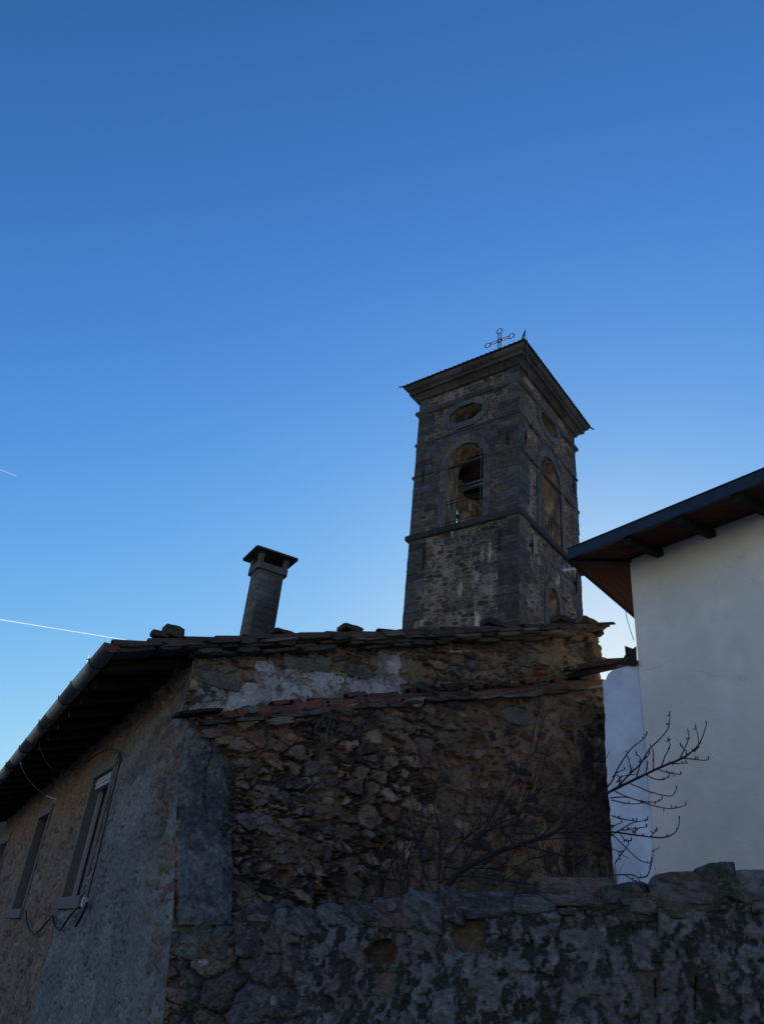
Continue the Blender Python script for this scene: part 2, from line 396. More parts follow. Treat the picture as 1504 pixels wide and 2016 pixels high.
OPEN_R = [arch_outline(UCR, .82, Z_S+.12, 16.98)]; OCT_R = oct_outline(2.43, 19.35, .69, .38); SMALL_R = arch_outline(2.40, .43, 10.9, 12.27, 10, 3)
sets = [('wall', TL, TW, 101, .15, UCL, [OPEN_L[0], OCT_L]), ('wall', TR, TD, 202, .9, UCR, [OPEN_R[0], OCT_R, SMALL_R]),
        ('wall', TBL, TW, 303, .2, UCL, None), ('wall', TBR, TD, 404, .6, UCR, None)]
WT = .75
INTC = [(.22, .185, .14), (.33, .28, .21), (.14, .12, .095), (.45, .39, .30)]
for nm, fr, w, sd, pk, uc, outs in sets:
    rear = outs is None
    if rear:   # same openings mirrored on the far sides
        uc = w/2-.05; outs = [arch_outline(uc, .75, Z_S+.12, 16.95), oct_outline(uc, 19.1, .67, .36)]
    U, Zc, h, col = tower_face(fr, w, sd, pk, uc, res=.09 if rear else .02, z0=0.0 if rear else 7.0)
    keep = np.ones((U.shape[0]-1, U.shape[1]-1), bool); cu, cz = cells(U), cells(Zc)
    for o in outs: keep &= ~inpoly(cu, cz, [tuple(q) for q in grow(o, .05, o in (OCT_L, OCT_R))])
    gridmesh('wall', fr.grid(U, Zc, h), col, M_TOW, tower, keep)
    # inner skin of the wall
    ui = np.linspace(WT, w-WT, int((w-2*WT)/.05)); zi = np.arange(9.0, 20.9, .05); UI, ZI = np.meshgrid(ui, zi, indexing='ij')
    c2, h2 = rough_face(UI, ZI, sd+500, INTC); c2 = np.where((ZI > 18.05)[..., None], c2*np.array([.45, .33, .27]), c2)   # darker, redder tone above the upper floor
    keep = np.ones((UI.shape[0]-1, UI.shape[1]-1), bool); cu, cz = cells(UI), cells(ZI)
    for o in outs: keep &= ~inpoly(cu, cz, o)
    gridmesh('inner_wall', fr.grid(UI, ZI, -WT-h2), c2, M_TOW, tower, keep)
    for o in outs:
        closed = len(o) == 16
        # reveal through the thickness of the wall
        m = MB(); O2 = o+[o[0]]; nn = len(O2); deps = [.02, -.2, -.38, -.56, -WT-.01]
        V = []; C_ = []
        for (u, z) in O2:
            for q, d in enumerate(deps):
                V.append(fr.at(u, z, d)); k = h32(int(u*5+50), int(z*3.3), sd+q)
                C_.append(np.array(INTC[int(k*3.99)])*(.75 if q else .6))
        nd = len(deps)
        m.add(V, [(i*nd+q, i*nd+q+1, (i+1)*nd+q+1, (i+1)*nd+q) for i in range(nn-1) for q in range(nd-1)], C_)
        m.build('reveal', M_TOW, tower)
        # dressed surround, block by block
        wd = .27 if closed else .25
        if o is SMALL_R: wd = .2
        lo = np.array(o); g = grow(o, wd, closed); g1 = grow(o, -.0, closed)
        m = MB(); nseg = len(o) if closed else len(o)-1
        for i in range(nseg):
            a, b = i, (i+1) % len(o); blk = i//2
            key = (not closed) and abs((lo[a][0]+lo[b][0])/2-np.mean(lo[:, 0])) < .12 and lo[a][1] > 16
            pr = .03 if not key else .05; ext = .0 if not key else .13
            c = np.array(QUOIN[int(h32(blk, 3, sd)*4.9)])*(.9+.4*h32(blk, 5, sd))*1.25
            s = .012
            def lerp(p, q, t): return p+(q-p)*t
            st_, en_ = (s/.4 if i % 2 == 0 else 0), (1-s/.4 if i % 2 == 1 else 1)
            i0, i1 = lerp(lo[a], lo[b], st_), lerp(lo[a], lo[b], en_); o0, o1 = lerp(g[a], g[b], st_), lerp(g[a], g[b], en_)
            if key: o0 = o0+np.array([0, ext]); o1 = o1+np.array([0, ext])
            Vv = [fr.at(*i0, pr), fr.at(*i1, pr), fr.at(*o1, pr), fr.at(*o0, pr), fr.at(*i0, -.06), fr.at(*i1, -.06), fr.at(*o1, -.06), fr.at(*o0, -.06)]
            m.add(Vv, [(0, 1, 2, 3), (0, 4, 5, 1), (1, 5, 6, 2), (2, 6, 7, 3), (3, 7, 4, 0)], c)
        m.build('opening_surround', M_TOW, tower)
# lower shaft below the detailed faces, floor and ceiling of the belfry
m = MB(); a0 = TL.at(0, 0, 0); m.box(a0, TL.x*TW, TR.x*.05, ZUP*7.05, (.08, .075, .07)); m.box(a0+TL.x*.0, TR.x*TD, TL.x*.05, ZUP*7.05, (.08, .075, .07))
m.build('shaft_base', M_TOW, tower)
i0 = TL.at(.6, 0, -.6)
MB().box(i0+ZUP*(Z_S-.25), TL.x*(TW-1.2), TR.x*(TD-1.2), ZUP*.2, (.1, .085, .065)).build('belfry_floor', M_TOW, tower)
MB().box(i0+ZUP*18.0, TL.x*(TW-1.2), TR.x*(TD-1.2), ZUP*.12, (.05, .038, .028)).build('upper_floor', M_TOW, tower)
m = MB().box(i0+ZUP*20.75, TL.x*(TW-1.2), TR.x*(TD-1.2), ZUP*.1, (.09, .05, .03))
for k in range(6): m.box(i0+TL.x*(.15+k*.5)+ZUP*20.6, TL.x*.12, TR.x*(TD-1.2), ZUP*.148, (.06, .035, .02))
m.build('ceiling', M_TOW, tower)
def ring(name, prof, cs=(.052, .056, .06), seed=0, joints=.7):
    """string course: profile of (offset, z) swept round the four sides, cut in blocks"""
    m = MB()
    for s_, (fr, w) in enumerate(((TL, TW), (TR, TD), (TBL, TW), (TBR, TD))):
        nb = max(2, int(w/joints)); cuts = np.linspace(0, 1, nb+1)
        for k in range(nb):
            c = np.array(cs)*(.7+.7*h32(k, s_, seed))*np.array([1, .98+.0*k, .95+.1*h32(k, s_, seed+3)])
            V = []
            for t in (cuts[k]+(.0025 if k else 0), cuts[k+1]-(.0025 if k < nb-1 else 0)):
                for (of, z) in prof: V.append(fr.at(-of+t*(w+2*of), z+.008*(h32(k, s_, seed+9)-.5), of))
            n = len(prof); m.add(V, [(q, q+1, n+q+1, n+q) for q in range(n-1)]+[tuple(range(n)), tuple(range(n, 2*n))], c)
    return m.build(name, M_TOW, tower)
ring('string_course', [(-.05, Z_S-.13), (.09, Z_S-.12), (.11, Z_S-.07), (.11, Z_S+.06), (.04, Z_S+.12), (-.05, Z_S+.13)], (.034, .036, .04), 1, .9)
ring('string_course', [(-.05, Z_B1-.05), (.055, Z_B1-.045), (.055, Z_B1+.05), (-.05, Z_B1+.06)], (.045, .045, .047), 2, .8)
ring('string_course', [(-.05, Z_B2-.05), (.05, Z_B2-.045), (.05, Z_B2+.045), (-.05, Z_B2+.055)], (.045, .047, .05), 3, .8)
ring('moulding', [(-.05, Z_T-.13), (.05, Z_T-.12), (.095, Z_T-.07), (.115, Z_T), (.095, Z_T+.07), (.03, Z_T+.11), (-.05, Z_T+.12)], (.055, .057, .06), 4, .9)
ring('cornice', [(-.05, 20.36), (.10, 20.38), (.10, 20.44), (.15, 20.50), (.21, 20.54), (.21, 20.58), (-.05, 20.59)], (.05, .048, .046), 5, .55)
ring('cornice', [(-.05, 20.595), (.31, 20.60), (.31, 20.71), (.34, 20.72), (.34, 20.75), (-.05, 20.755)], (.048, .048, .05), 6, .75)
ring('cornice', [(-.05, 20.76), (.37, 20.765), (.43, 20.82), (.46, 20.90), (.46, 20.94), (-.05, 20.95)], (.05, .05, .052), 7, .9)
# tiled pyramid roof with a scalloped edge
ctr = T0[0]*0+TL.at(TW/2, 0, 0)+TR.x*TD/2; ctr[2] = 0
m = MB(); OV = .53
for fr, w in ((TL, TW), (TR, TD), (TBL, TW), (TBR, TD)):
    a, b = fr.at(-OV, 20.965, OV), fr.at(w+OV, 20.965, OV); nA = int((w+2*OV)/.024); nB = 9
    ap = ctr+ZUP*22.35; V = []; C_ = []
    for q in range(nB+1):
        f_ = q/nB
        for k in range(nA+1):
            t = k/nA; P = (a+(b-a)*t)*(1-f_)+ap*f_
            xx = (t-.5)*(1-f_)*(w+2*OV); P = P+ZUP*(.035*abs(math.sin(math.pi*xx/.19))*(1-f_)+.012*h32(int((xx+50)/.19), q, 5))
            V.append(P); C_.append(np.array([.075, .052, .042])*(.6+.8*h32(int((xx+50)/.19), q, 77)))
    n = nA+1
    m.add(V, [(q*n+k, q*n+k+1, (q+1)*n+k+1, (q+1)*n+k) for q in range(nB) for k in range(nA)], C_)
    # underside of the overhang
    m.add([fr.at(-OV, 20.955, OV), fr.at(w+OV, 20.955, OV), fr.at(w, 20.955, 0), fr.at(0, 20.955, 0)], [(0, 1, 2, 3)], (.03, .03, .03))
m.build('roof', M_TILE, tower)
# iron cross of paired rods ending in rings
m = MB(); cc = ctr+ZUP*24.5; hx = TL.x
def circ(c, r, ex, ez, n=16): return [c+ex*r*math.cos(2*math.pi*k/n)+ez*r*math.sin(2*math.pi*k/n) for k in range(n+1)]
for sx in (-.055, .055):
    m.tube([ctr+hx*sx+ZUP*22.2, cc+hx*sx+ZUP*.42], .022, 6); m.tube([cc-hx*.42+ZUP*sx, cc+hx*.42+ZUP*sx], .022, 6)
for dx, dz in ((-.55, 0), (.55, 0), (0, .55)): m.tube(circ(cc+hx*dx+ZUP*dz, .125, hx, ZUP), .022, 6)
m.tube(circ(cc, .1, hx, ZUP), .018, 6)
m.build('cross', M_IRON, tower)
# gutter spouts and the little rod at the corners of the roof
tip = TL.at(-.5, 20.98, .5); dd = TL.n+TR.n; l1 = TL.at(TW+.5, 20.95, .5); d1 = TL.n*.35+TL.x; l2 = TR.at(TD+.5, 20.95, .5); d2 = TR.n*.35+TR.x
MB().tube([tip-dd*.5+ZUP*.12, tip+dd*.02+ZUP*.34], .03, 6).build('gutter_spout', M_IRON, tower)
MB().tube([tip+dd*.02+ZUP*.02, tip+dd*.03+ZUP*.42], .012, 5).build('rod', M_IRON, tower)
MB().tube([l1-d1*.15, l1+d1*.16+ZUP*.04], .03, 6).build('gutter_spout', M_IRON, tower)
MB().tube([l2-d2*.15, l2+d2*.18+ZUP*.02], .03, 6).build('gutter_spout', M_IRON, tower)
# anchor bars of the iron ties
for fr, u, za, zb in ((TL, 3.46, 13.05, 13.85), (TL, .655, 13.1, 13.85), (TL, .40, 17.05, 17.6), (TL, 3.72, 16.55, 17.2), (TR, .80, 13.1, 13.95), (TR, 4.2, 13.3, 14.1), (TR, .43, 17.2, 17.8), (TR, 4.4, 17.5, 18.25)):
    m = MB(); p = fr.at(u, za, .06); q = fr.at(u+.02, zb, .06); c_ = (p+q)/2
    m.tube([p, c_-ZUP*.08, c_, c_+ZUP*.08, q], [.028, .03, .055, .03, .022], 6); m.bar(c_-fr.n*.1, c_+fr.n*.03, .09, .09)
    m.build('tie_anchor', M_IRON, tower)
# railings and pale lamp hoops in the arched openings
for fr, uc, hw, zs in ((TL, UCL, .73, 16.95), (TR, UCR, .82, 16.98)):
    m = MB()
    for z in (14.66, 15.38, 15.5): m.tube([fr.at(uc-hw, z, -.06), fr.at(uc+hw, z, -.06)], .014, 5)
    for k in range(1, 7):
        u = uc-hw+2*hw*k/7; m.tube([fr.at(u, Z_S+.1, -.06), fr.at(u, 15.45, -.06)], .012, 5)
    m.build('railing', M_IRON, tower)
    m = MB(); r = hw*.93
    pts = [fr.at(uc-r, Z_S+.12, .09)]+[fr.at(uc-r*math.cos(math.pi*k/20), zs-.16+r*math.sin(math.pi*k/20), .09) for k in range(21)]+[fr.at(uc+r, Z_S+.12, .09)]
    m.tube(pts, .010, 6); m.build('lamp_hoop', M_ZINC, tower)
# girder across the belfry, painted pale
m = MB()
for dz in (0, .16): m.box(TL.at(.78, 16.45+dz, -1.0), TL.x*2.6, TL.n*.1, ZUP*.08)
m.box(TL.at(.8, 16.25, -1.1), TL.x*.9, TL.n*.06, ZUP*.1)
m.build('girder', M_ZINC, tower)
m = MB(); _p = TL.pick(936, 972, -1.35)[2]+.98; m.bar(TL.at(.7, _p, -1.35), TL.at(TW-.7, _p, -1.35), .22, .24); m.bar(TL.at(.7, 14.9, -2.6), TL.at(TW-.7, 16.1, -2.6), .14, .14); m.bar(TR.at(.8, 15.2, -1.2), TR.at(TD-.8, 16.3, -1.2), .12, .12)
m.build('bell_frame', M_WOOD, tower)
# bell hanging from the frame
def lathe(mb, c, prof, n=28, col=(.5, .5, .5)):
    V = [np.asarray(c)+np.array([r*math.cos(2*math.pi*k/n), r*math.sin(2*math.pi*k/n), z]) for (r, z) in prof for k in range(n)]
    mb.add(V, [(q*n+k, q*n+(k+1) % n, (q+1)*n+(k+1) % n, (q+1)*n+k) for q in range(len(prof)-1) for k in range(n)], col); return mb
for cp, s in ((TL.pick(936, 972, -1.35), 1.0),):
    bl = thing('bell', 'dark bronze bell hanging inside the left belfry opening of the tower', 'bell', cp)
    pr = [(.0, .62), (.16, .62), (.23, .55), (.27, .35), (.31, .18), (.40, .04), (.46, 0), (.43, -.01), (.36, .05), (.27, .2), (.2, .45), (0, .5)]
    lathe(MB(), cp, [(r*s, z*s) for r, z in pr]).build('bell_body', M_BRONZE, bl, True)
    m = MB(); m.box(cp+np.array([-.0, 0, .62])-TL.x*.5-TL.n*.1, TL.x*1.0, TL.n*.2, ZUP*.24); m.build('headstock', M_WOOD, bl)
    m = MB(); m.tube([cp+ZUP*.5, cp+ZUP*.05, cp-ZUP*.06], [.02, .03, .06], 8); m.build('clapper', M_IRON, bl)
# lightning wire sagging from the roof corner down the face
m = MB(); pts = [TR.pick(*q, .5) if i < 4 else TR.pick(*q, .14) for i, q in enumerate([(1037, 664), (1038, 690), (1041, 725), (1043, 752)])]
pts += [TR.pick(1043, 768, .2), TR.pick(1046, 772, .15), TR.pick(1047, 800, .12), TR.pick(1051, 860, .09), TR.pick(1053, 930, .07)]
m.tube(pts, .007, 5); tag(m.build('lightning_wire', M_ZINC), 'thin lightning wire hanging from the near roof corner of the bell tower', 'wire')

# ------------------------------------------------------------------ old stone house
house = thing('stone_house', 'old rubble stone house with ragged tiled verge and sagging eaves below the bell tower', 'house', (FRONT.O[0], FRONT.O[1], 0))
def verge(x): return 4.865+.3165*x
LEDX = [-.3, -.13, .42, 1.99, 3.1, 4.38, 6.32, 7]; LEDZ = [3.80, 3.85, 3.97, 4.47, 4.82, 5.18, 5.82, 6.05]
def ledge(x): return np.interp(x, LEDX, LEDZ)
def batter(x, z):
    tc = np.interp(z, [0, 1.12, 1.91, 2.83, 3.3, 3.8], [1.75, 1.38, 1.08, .5, .27, .22]); tr = .25+.08*(5-z)
    w = np.exp(-(np.maximum(x, 0)/1.5)**2); return tc*w+tr*(1-w)
def zl(L, x0, y0, s): return [(x0+a/s, y0+b/s) for a, b in L]
DRY = [(.105, .080, .063), (.135, .10, .076), (.085, .074, .072), (.115, .084, .075), (.165, .128, .096), (.05, .046, .05), (.22, .178, .135), (.13, .085, .068)]
DARK = [(.042, .035, .035), (.055, .042, .04), (.035, .035, .04), (.068, .045, .038), (.12, .092, .07), (.08, .064, .058), (.16, .13, .10)]
# lower, thicker part of the gable wall
us = np.linspace(0, 6.42, 560); vs = np.linspace(0, 1, 360); U, Vv = np.meshgrid(us, vs, indexing='ij')
Zc = .9+(ledge(U)-.02-.9)*Vv
B = batter(U, Zc); PX, PY = proj(FRONT.grid(U, Zc, B))
nz1 = fbm(U*1.3, Zc*1.3, 5); nz2 = fbm(U*6, Zc*6, 6); nz3 = fbm(U*18, Zc*18, 8)
PXn, PYn = PX+26*(fbm(U*3, Zc*3, 9)-.5), PY+26*(fbm(U*3+9, Zc*3, 10)-.5)
mortar = sstep(-120, 160, PXn-(870+.12*(PY-1400))+150*(nz1-.5))*.92           # left dry-laid, right set in tan mortar
wu = U+.10*(fbm(U*2.2, Zc*2.2, 11)-.5)+.03*(nz3-.5); wz = Zc+.10*(fbm(U*2.2, Zc*2.2, 12)-.5)+.03*(nz3-.5)
jag = .016*(np.abs(fbm(U*9, Zc*9, 26)-.5)*4-.5)+.010*(nz3-.5)
e, r1, r2, r3, lx, lz = stones(wu, wz, .27, .175, 21, merge=.2, vm=.10, jit=.44, p=2.3)
e2, q1, q2, q3, lx2, lz2 = stones(wu, wz, .15, .10, 31, merge=.32, vm=.05, jit=.42, p=2.6)
e3, s1, s2, s3, lx3, lz3 = stones(wu, wz, .085, .05, 41, merge=.3, jit=.45, p=2.2)
tiny = (e < .020+.018*vn(U*3, Zc*3, 27)); sm = (r3 < .38)
E1 = np.where(sm, np.minimum(e, e2), e); tn = tiny & (vn(U*4, Zc*4, 28) > .35); e = np.where(tn, np.minimum(e3*.8, np.maximum(E1, .004)), E1)
def pick3(a, b, c): return np.where(tn, c, np.where(sm, b, a))
r1 = pick3(r1, q1, s1); r2 = pick3(r2, q2, s2); r3 = pick3(r3, q3, s3); lx = pick3(lx, lx2, lx3); lz = pick3(lz, lz2, lz3)
fe, f1, f2, f3, fx, fz = stones(U+.02*nz3, Zc+.02*nz2, .10, .085, 43, merge=.2, jit=.48, p=2)       # broken faces on each stone
facet = (f1-.5)*.55*fx+(f2-.5)*.55*fz+.012*(f3-.5)
e = e+jag
jw = .005+mortar*(.007+.020*sstep(.38, .72, fbm(U*2.3, Zc*2.3, 13)))
st = sstep(jw*.7, jw*1.1+.005, e)
packed = sstep(.36, .54, fbm(U*1.7+4, Zc*1.9, 29))                        # where the joints are packed with earth and lime
gap = (1-mortar)*(.07-.05*packed)+mortar*.010
rnd = np.clip(e/.03, 0, 1); rnd = 1-(1-rnd)**2
rough_m = .05*(fbm(U*7, Zc*7, 33)-.5)+.03*(fbm(U*24, Zc*24, 34)-.5)
h = np.where(st > .5, (1-mortar)*(.022*rnd+.075*(r2-.5))+mortar*(.014*rnd+.045*(r2-.4))+(r3-.5)*.34*lz*(1-.5*mortar)+(r1-.5)*.26*lx*(1-.5*mortar)+facet*(1-.4*mortar), -gap+rough_m*.5)
h = h*1.0+mortar*(1-st)*rough_m*.7+.010*(nz2-.5)+.012*(nz3-.5)
out = (r2 < .04) & (~sm) & (~tn) & (mortar < .6); h = np.where(out, h-.15*st, h)          # a few stones have fallen out
tan = np.array([.27, .185, .12])*(.42+.5*fbm(U*2, Zc*2, 14)+.7*(nz2-.35))[..., None]*(.75+.5*fbm(U*30, Zc*30, 35))[..., None]
mcol = mix(mix(np.tile(np.array([.045, .037, .032]), U.shape+(1,)), np.array([.155, .112, .080]), packed*.8)*(.6+.8*nz2)[..., None], np.clip(tan, .025, .4), mortar)
scol = np.where((mortar > .5)[..., None], pal(r1, DARK), pal(r1, DRY))*(.55+.9*r3)[..., None]*(.55+.9*fbm(U*13, Zc*13, 36))[..., None]*(.8+.4*f3)[..., None]
col = mix(mcol, scol, st)
red = (r2 > .975) & (st > .5) & sm; col = np.where(red[..., None], np.array([.13, .055, .038]), col)
pale = (r2 > .90) & (r2 < .955) & (st > .5) & sm; col = np.where(pale[..., None], np.array([.17, .15, .125])*(.8+.4*nz3)[..., None], col)
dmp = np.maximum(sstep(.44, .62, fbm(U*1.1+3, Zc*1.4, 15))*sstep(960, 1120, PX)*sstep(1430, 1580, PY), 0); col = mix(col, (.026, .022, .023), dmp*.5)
spk = sstep(.72, .76, vn(U*46, Zc*46, 16))*sstep(.5, .6, vn(U*5, Zc*5, 17)); col = mix(col, (.17, .16, .15), spk*.55)
# smooth grey cement panel at the corner
pan = inpoly(PXn*.8+PX*.2, PYn*.8+PY*.2, [(330, 1448), (375, 1438), (418, 1462), (452, 1515), (450, 1620), (456, 1720), (455, 1818), (350, 1822), (352, 1600)])
pc = np.array([.135, .14, .142])*(.25+.6*fbm(U*5, Zc*5, 18)+.9*fbm(U*22, Zc*22, 38))[..., None]
pc = mix(pc, (.035, .040, .046), sstep(.46, .60, fbm(U*2.6, Zc*2.2, 19)*.7+nz3*.3)*.75)
pc = mix(pc, (.16, .16, .15), sstep(.55, .72, fbm(U*9, Zc*9, 20))*sstep(0, 1, 1-np.abs(PY-1515-.25*(PX-400))/40)*.8)
pc = mix(pc, (.2, .2, .19), sstep(.86, .9, vn(U*38, Zc*44, 23))*sstep(.45, .6, fbm(U*4, Zc*4, 37))*.45)
crk = np.abs(PX-(408+6*np.sin(PY/23)+9*(fbm(PY*0+1, PY/18, 24)-.5)-(PY-1480)*.05)) < 1.3
crk &= (PY > 1455) & (PY < 1625)
ph = .05+.05*(fbm(U*8, Zc*8, 22)-.5)+.045*(fbm(U*26, Zc*26, 39)-.5)+.02*(fbm(U*1.6, Zc*1.6, 25)-.5)-.03*crk
col = np.where(pan[..., None], pc, col); h = np.where(pan, ph, h)
blk = inpoly(PXn*.3+PX*.7, PYn*.3+PY*.7, [(985, 1398), (1010, 1390), (1040, 1402), (1048, 1425), (1020, 1432), (992, 1418)])
col = np.where(blk[..., None], np.array([.115, .12, .12])*(.7+.6*nz2)[..., None], col); h = np.where(blk, .02+.03*(nz2-.5), h)
h[:4] *= np.linspace(0, 1, 4)[:, None]; h[-6:] += .03*(nz3[-6:]-.5)
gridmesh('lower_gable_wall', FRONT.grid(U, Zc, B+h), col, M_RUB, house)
# upper gable wall, set back behind the ledge
us = np.linspace(-.03, 6.44, 540); vs = np.linspace(0, 1, 120); U, Vv = np.meshgrid(us, vs, indexing='ij')
z0 = ledge(U)-.12; z1 = verge(U)-.2; Zc = z0+(z1-z0)*Vv
PX, PY = proj(FRONT.grid(U, Zc, U*0)); nz2 = fbm(U*6, Zc*6, 46); nz3 = fbm(U*18, Zc*18, 48)
PXn, PYn = PX+18*(fbm(U*4, Zc*4, 49)-.5), PY+18*(fbm(U*4+9, Zc*4, 50)-.5)
wu = U+.08*(fbm(U*2.2, Zc*2.2, 51)-.5)+.02*(nz3-.5); wz = Zc+.08*(fbm(U*2.2, Zc*2.2, 52)-.5)+.02*(nz3-.5)
e, r1, r2, r3, lx, lz = stones(wu, wz, .25, .14, 61, merge=.25, vm=.05, jit=.44, p=2.2)
e2, q1, q2, q3, lx2, lz2 = stones(wu, wz, .17, .055, 71, merge=.35, vm=.0)
top = sstep(.30, .16, verge(U)-Zc-.12+.08*(nz2-.5))                     # thin packed slabs under the roof
sm = (r3 < .3) | (top > .5); e = np.where(sm, e2, e)+.016*(np.abs(fbm(U*9, Zc*9, 58)-.5)*4-.5)+.01*(nz3-.5); r1 = np.where(sm, q1, r1); r2 = np.where(sm, q2, r2); r3 = np.where(sm, q3, r3)
fe, f1, f2, f3, fx, fz = stones(U+.02*nz3, Zc+.02*nz2, .10, .08, 59, merge=.2, jit=.48, p=2)
mort = sstep(.40, .58, fbm(U*1.1, Zc*1.3, 53))*(1-top)*sstep(1190, 1050, PX)
jw = .006+mort*.045; st = sstep(jw*.7, jw*1.2+.006, e); rnd = 1-(1-np.clip(e/.04, 0, 1))**2
h = -(.05-.035*mort)*(1-st)+st*(.03*rnd+.05*(r2-.5)*(1-mort*.6))+(r3-.5)*.3*np.where(sm, lz2, lz)+st*((f1-.5)*.5*fx+(f2-.5)*.5*fz)+.014*(nz2-.5)+.014*(nz3-.5)
UPC = [(.16, .128, .095), (.20, .16, .115), (.12, .112, .102), (.14, .102, .082), (.24, .20, .15), (.08, .08, .085)]
scol = pal(r1, UPC)*(.55+.9*r3)[..., None]*(.5+1.0*fbm(U*13, Zc*13, 47))[..., None]
col = mix(np.array([.20, .16, .115])*(.4+.6*nz2+.55*fbm(U*22, Zc*22, 60))[..., None], scol, st)
red = (r2 > .93) & (st > .5) & sm; col = np.where(red[..., None], np.array([.25, .09, .055])*(.7+.6*nz3)[..., None], col)
wht = inpoly(PXn+34*(fbm(U*9, Zc*9, 65)-.5), PYn+20*(fbm(U*9+4, Zc*9, 66)-.5), zl([(130, 575), (190, 540), (300, 500), (380, 450), (480, 405), (480, 310), (545, 290), (560, 345), (640, 350), (900, 362), (1000, 390), (1100, 422), (1165, 380), (1180, 250), (1270, 240), (1300, 400), (1310, 480), (1230, 505), (900, 495), (640, 535), (400, 565)], 340, 1200, 2.892))
lich_ = inpoly(PXn, PYn, zl([(100, 575), (125, 435), (200, 425), (300, 470), (320, 560)], 340, 1200, 2.892))
lm = sstep(.46, .52, fbm(U*9, Zc*9, 64)*.6+nz3*.4); col = np.where(lich_[..., None], mix(np.tile(np.array([.06, .063, .062]), U.shape+(1,)), (.21, .215, .21), lm), col); h = np.where(lich_, .03+.012*lm+.01*(nz2-.5), h)
wc = np.array([.36, .365, .375])*(.38+.8*fbm(U*3.2, Zc*5, 54)+.45*fbm(U*15, Zc*15, 63))[..., None]; flake = sstep(.555, .60, fbm(U*5, Zc*6, 55)*.7+nz3*.3); wc = mix(wc, (.19, .165, .135), flake*.7)
for q_ in range(7): wc = mix(wc, (.10, .098, .095), ((np.abs(vn(U*2.3+q_*7.7, Zc*2.9, 200+q_)-.5+.15*(nz3-.5)) < .012) & (fbm(U*2+q_, Zc*2, 210+q_) > .52))*.6)
hw = .022-.022*flake+.03*(fbm(U*4, Zc*4, 56)-.5)
col = np.where(wht[..., None], wc, col); h = np.where(wht, hw, h)
gsl = inpoly(PXn*.3+PX*.7, PYn*.3+PY*.7, zl([(620, 270), (880, 280), (900, 365), (740, 345), (640, 345)], 340, 1200, 2.892)) | inpoly(PXn*.3+PX*.7, PYn*.3+PY*.7, zl([(150, 350), (300, 370), (390, 410), (380, 470), (300, 460), (190, 425)], 340, 1200, 2.892))
col = np.where(gsl[..., None], np.array([.12, .125, .118])*(.65+.7*fbm(U*7, Zc*7, 57))[..., None], col); h = np.where(gsl, .03+.012*(nz2-.5), h)
end = sstep(6.25, 6.44, U); h = h*(1-end)+end*.02*(nz2-.5)
U2 = U+(.10*(r2-.5)+.03*(nz2-.5))*sstep(6.3, 6.42, U)
gridmesh('upper_gable_wall', FRONT.grid(U2, Zc, h), col, M_RUB, house)
# core and far end of the gable wall, rear walls
m = MB()
def prism(m, fr, poly, o0, o1, col):
    n = len(poly); V = [fr.at(u, z, o0) for u, z in poly]+[fr.at(u, z, o1) for u, z in poly]
    m.add(V, [tuple(range(n)), tuple(range(2*n-1, n-1, -1))]+[(i, n+i, n+(i+1) % n, (i+1) % n) for i in range(n)], col)
prism(m, FRONT, [(.05, 0), (6.36, 0), (6.36, verge(6.36)-.22), (.05, verge(.05)-.22)], -.09, -.6, (.12, .095, .07))
prism(m, FRONT, [(.3, 0), (6.28, 0), (6.28, ledge(6.28)-.08), (.3, ledge(.3)-.08)], .14, -.08, (.1, .08, .06))
m.box(FRONT.at(5.9, 0, -.6), FRONT.x*.46, -FRONT.n*14.4, ZUP*6.6, (.11, .09, .07))
m.box(FRONT.at(.35, 0, -14.9), FRONT.x*5.5, -FRONT.n*.3, ZUP*4.6, (.11, .09, .07))
m.build('rear_wall', M_RUB, house)
# street facade
SL = 15.2
WIN = [(2.90, 4.42, 1.98, 3.95), (7.68, 9.18, 1.86, 3.80), (13.1, 14.7, 1.75, 3.68)]
ss = np.concatenate([np.linspace(0, 5, 230), np.linspace(5.03, SL, 300)]); zs = np.linspace(0, 4.66, 240); S0, Zc = np.meshgrid(ss, zs, indexing='ij')
tc = batter(S0*0, np.minimum(Zc, 3.9)); tc = np.where(Zc > 3.8, np.interp(Zc, [3.8, 3.95], [.22, 0]), tc)
S = S0-tc*np.clip(1-S0/2.4, 0, 1)
PX, PY = proj(FAC.grid(S, Zc, S*0)); nz2 = fbm(S*5, Zc*5, 86); nz3 = fbm(S*15, Zc*15, 88)
PXn, PYn = PX+14*(fbm(S*2, Zc*3, 89)-.5), PY+40*(fbm(S*2+9, Zc*3, 90)-.5)
e, r1, r2, r3, lx, lz = stones(S+.06*(nz2-.5), Zc+.06*(nz3-.5), .28, .15, 91, merge=.25)
show = sstep(.60, .72, r2*.6+fbm(S*.8, Zc*.8, 92)*.6+.25*sstep(1500, 2000, PY)-.12)
st = sstep(.012, .04, e)*show
base = np.array([.19, .148, .112])*(.6+.8*nz2)[..., None]
col = mix(base, pal(r1, [(.14, .11, .085), (.10, .08, .068), (.18, .145, .115), (.12, .09, .075), (.25, .22, .18)])*(.8+.4*r3)[..., None], st)
h = .02*st*(.5+r3)+.045*(nz2-.5)+.04*(nz3-.5)+.012*st*(lz/.07)
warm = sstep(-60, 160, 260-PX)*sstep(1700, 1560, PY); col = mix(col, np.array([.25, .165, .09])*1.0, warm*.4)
cem = inpoly(PXn, PYn, [(392, 1283), (345, 1390), (290, 1420), (240, 1478), (200, 1650), (163, 1775), (118, 1800), (100, 1880), (55, 2030), (420, 2030), (420, 1700), (420, 1450)])
cc_ = np.array([.215, .228, .236])*(.55+.55*fbm(S*3.5, Zc*3.5, 93)+.45*(fbm(S*16, Zc*22, 99)-.3))[..., None]
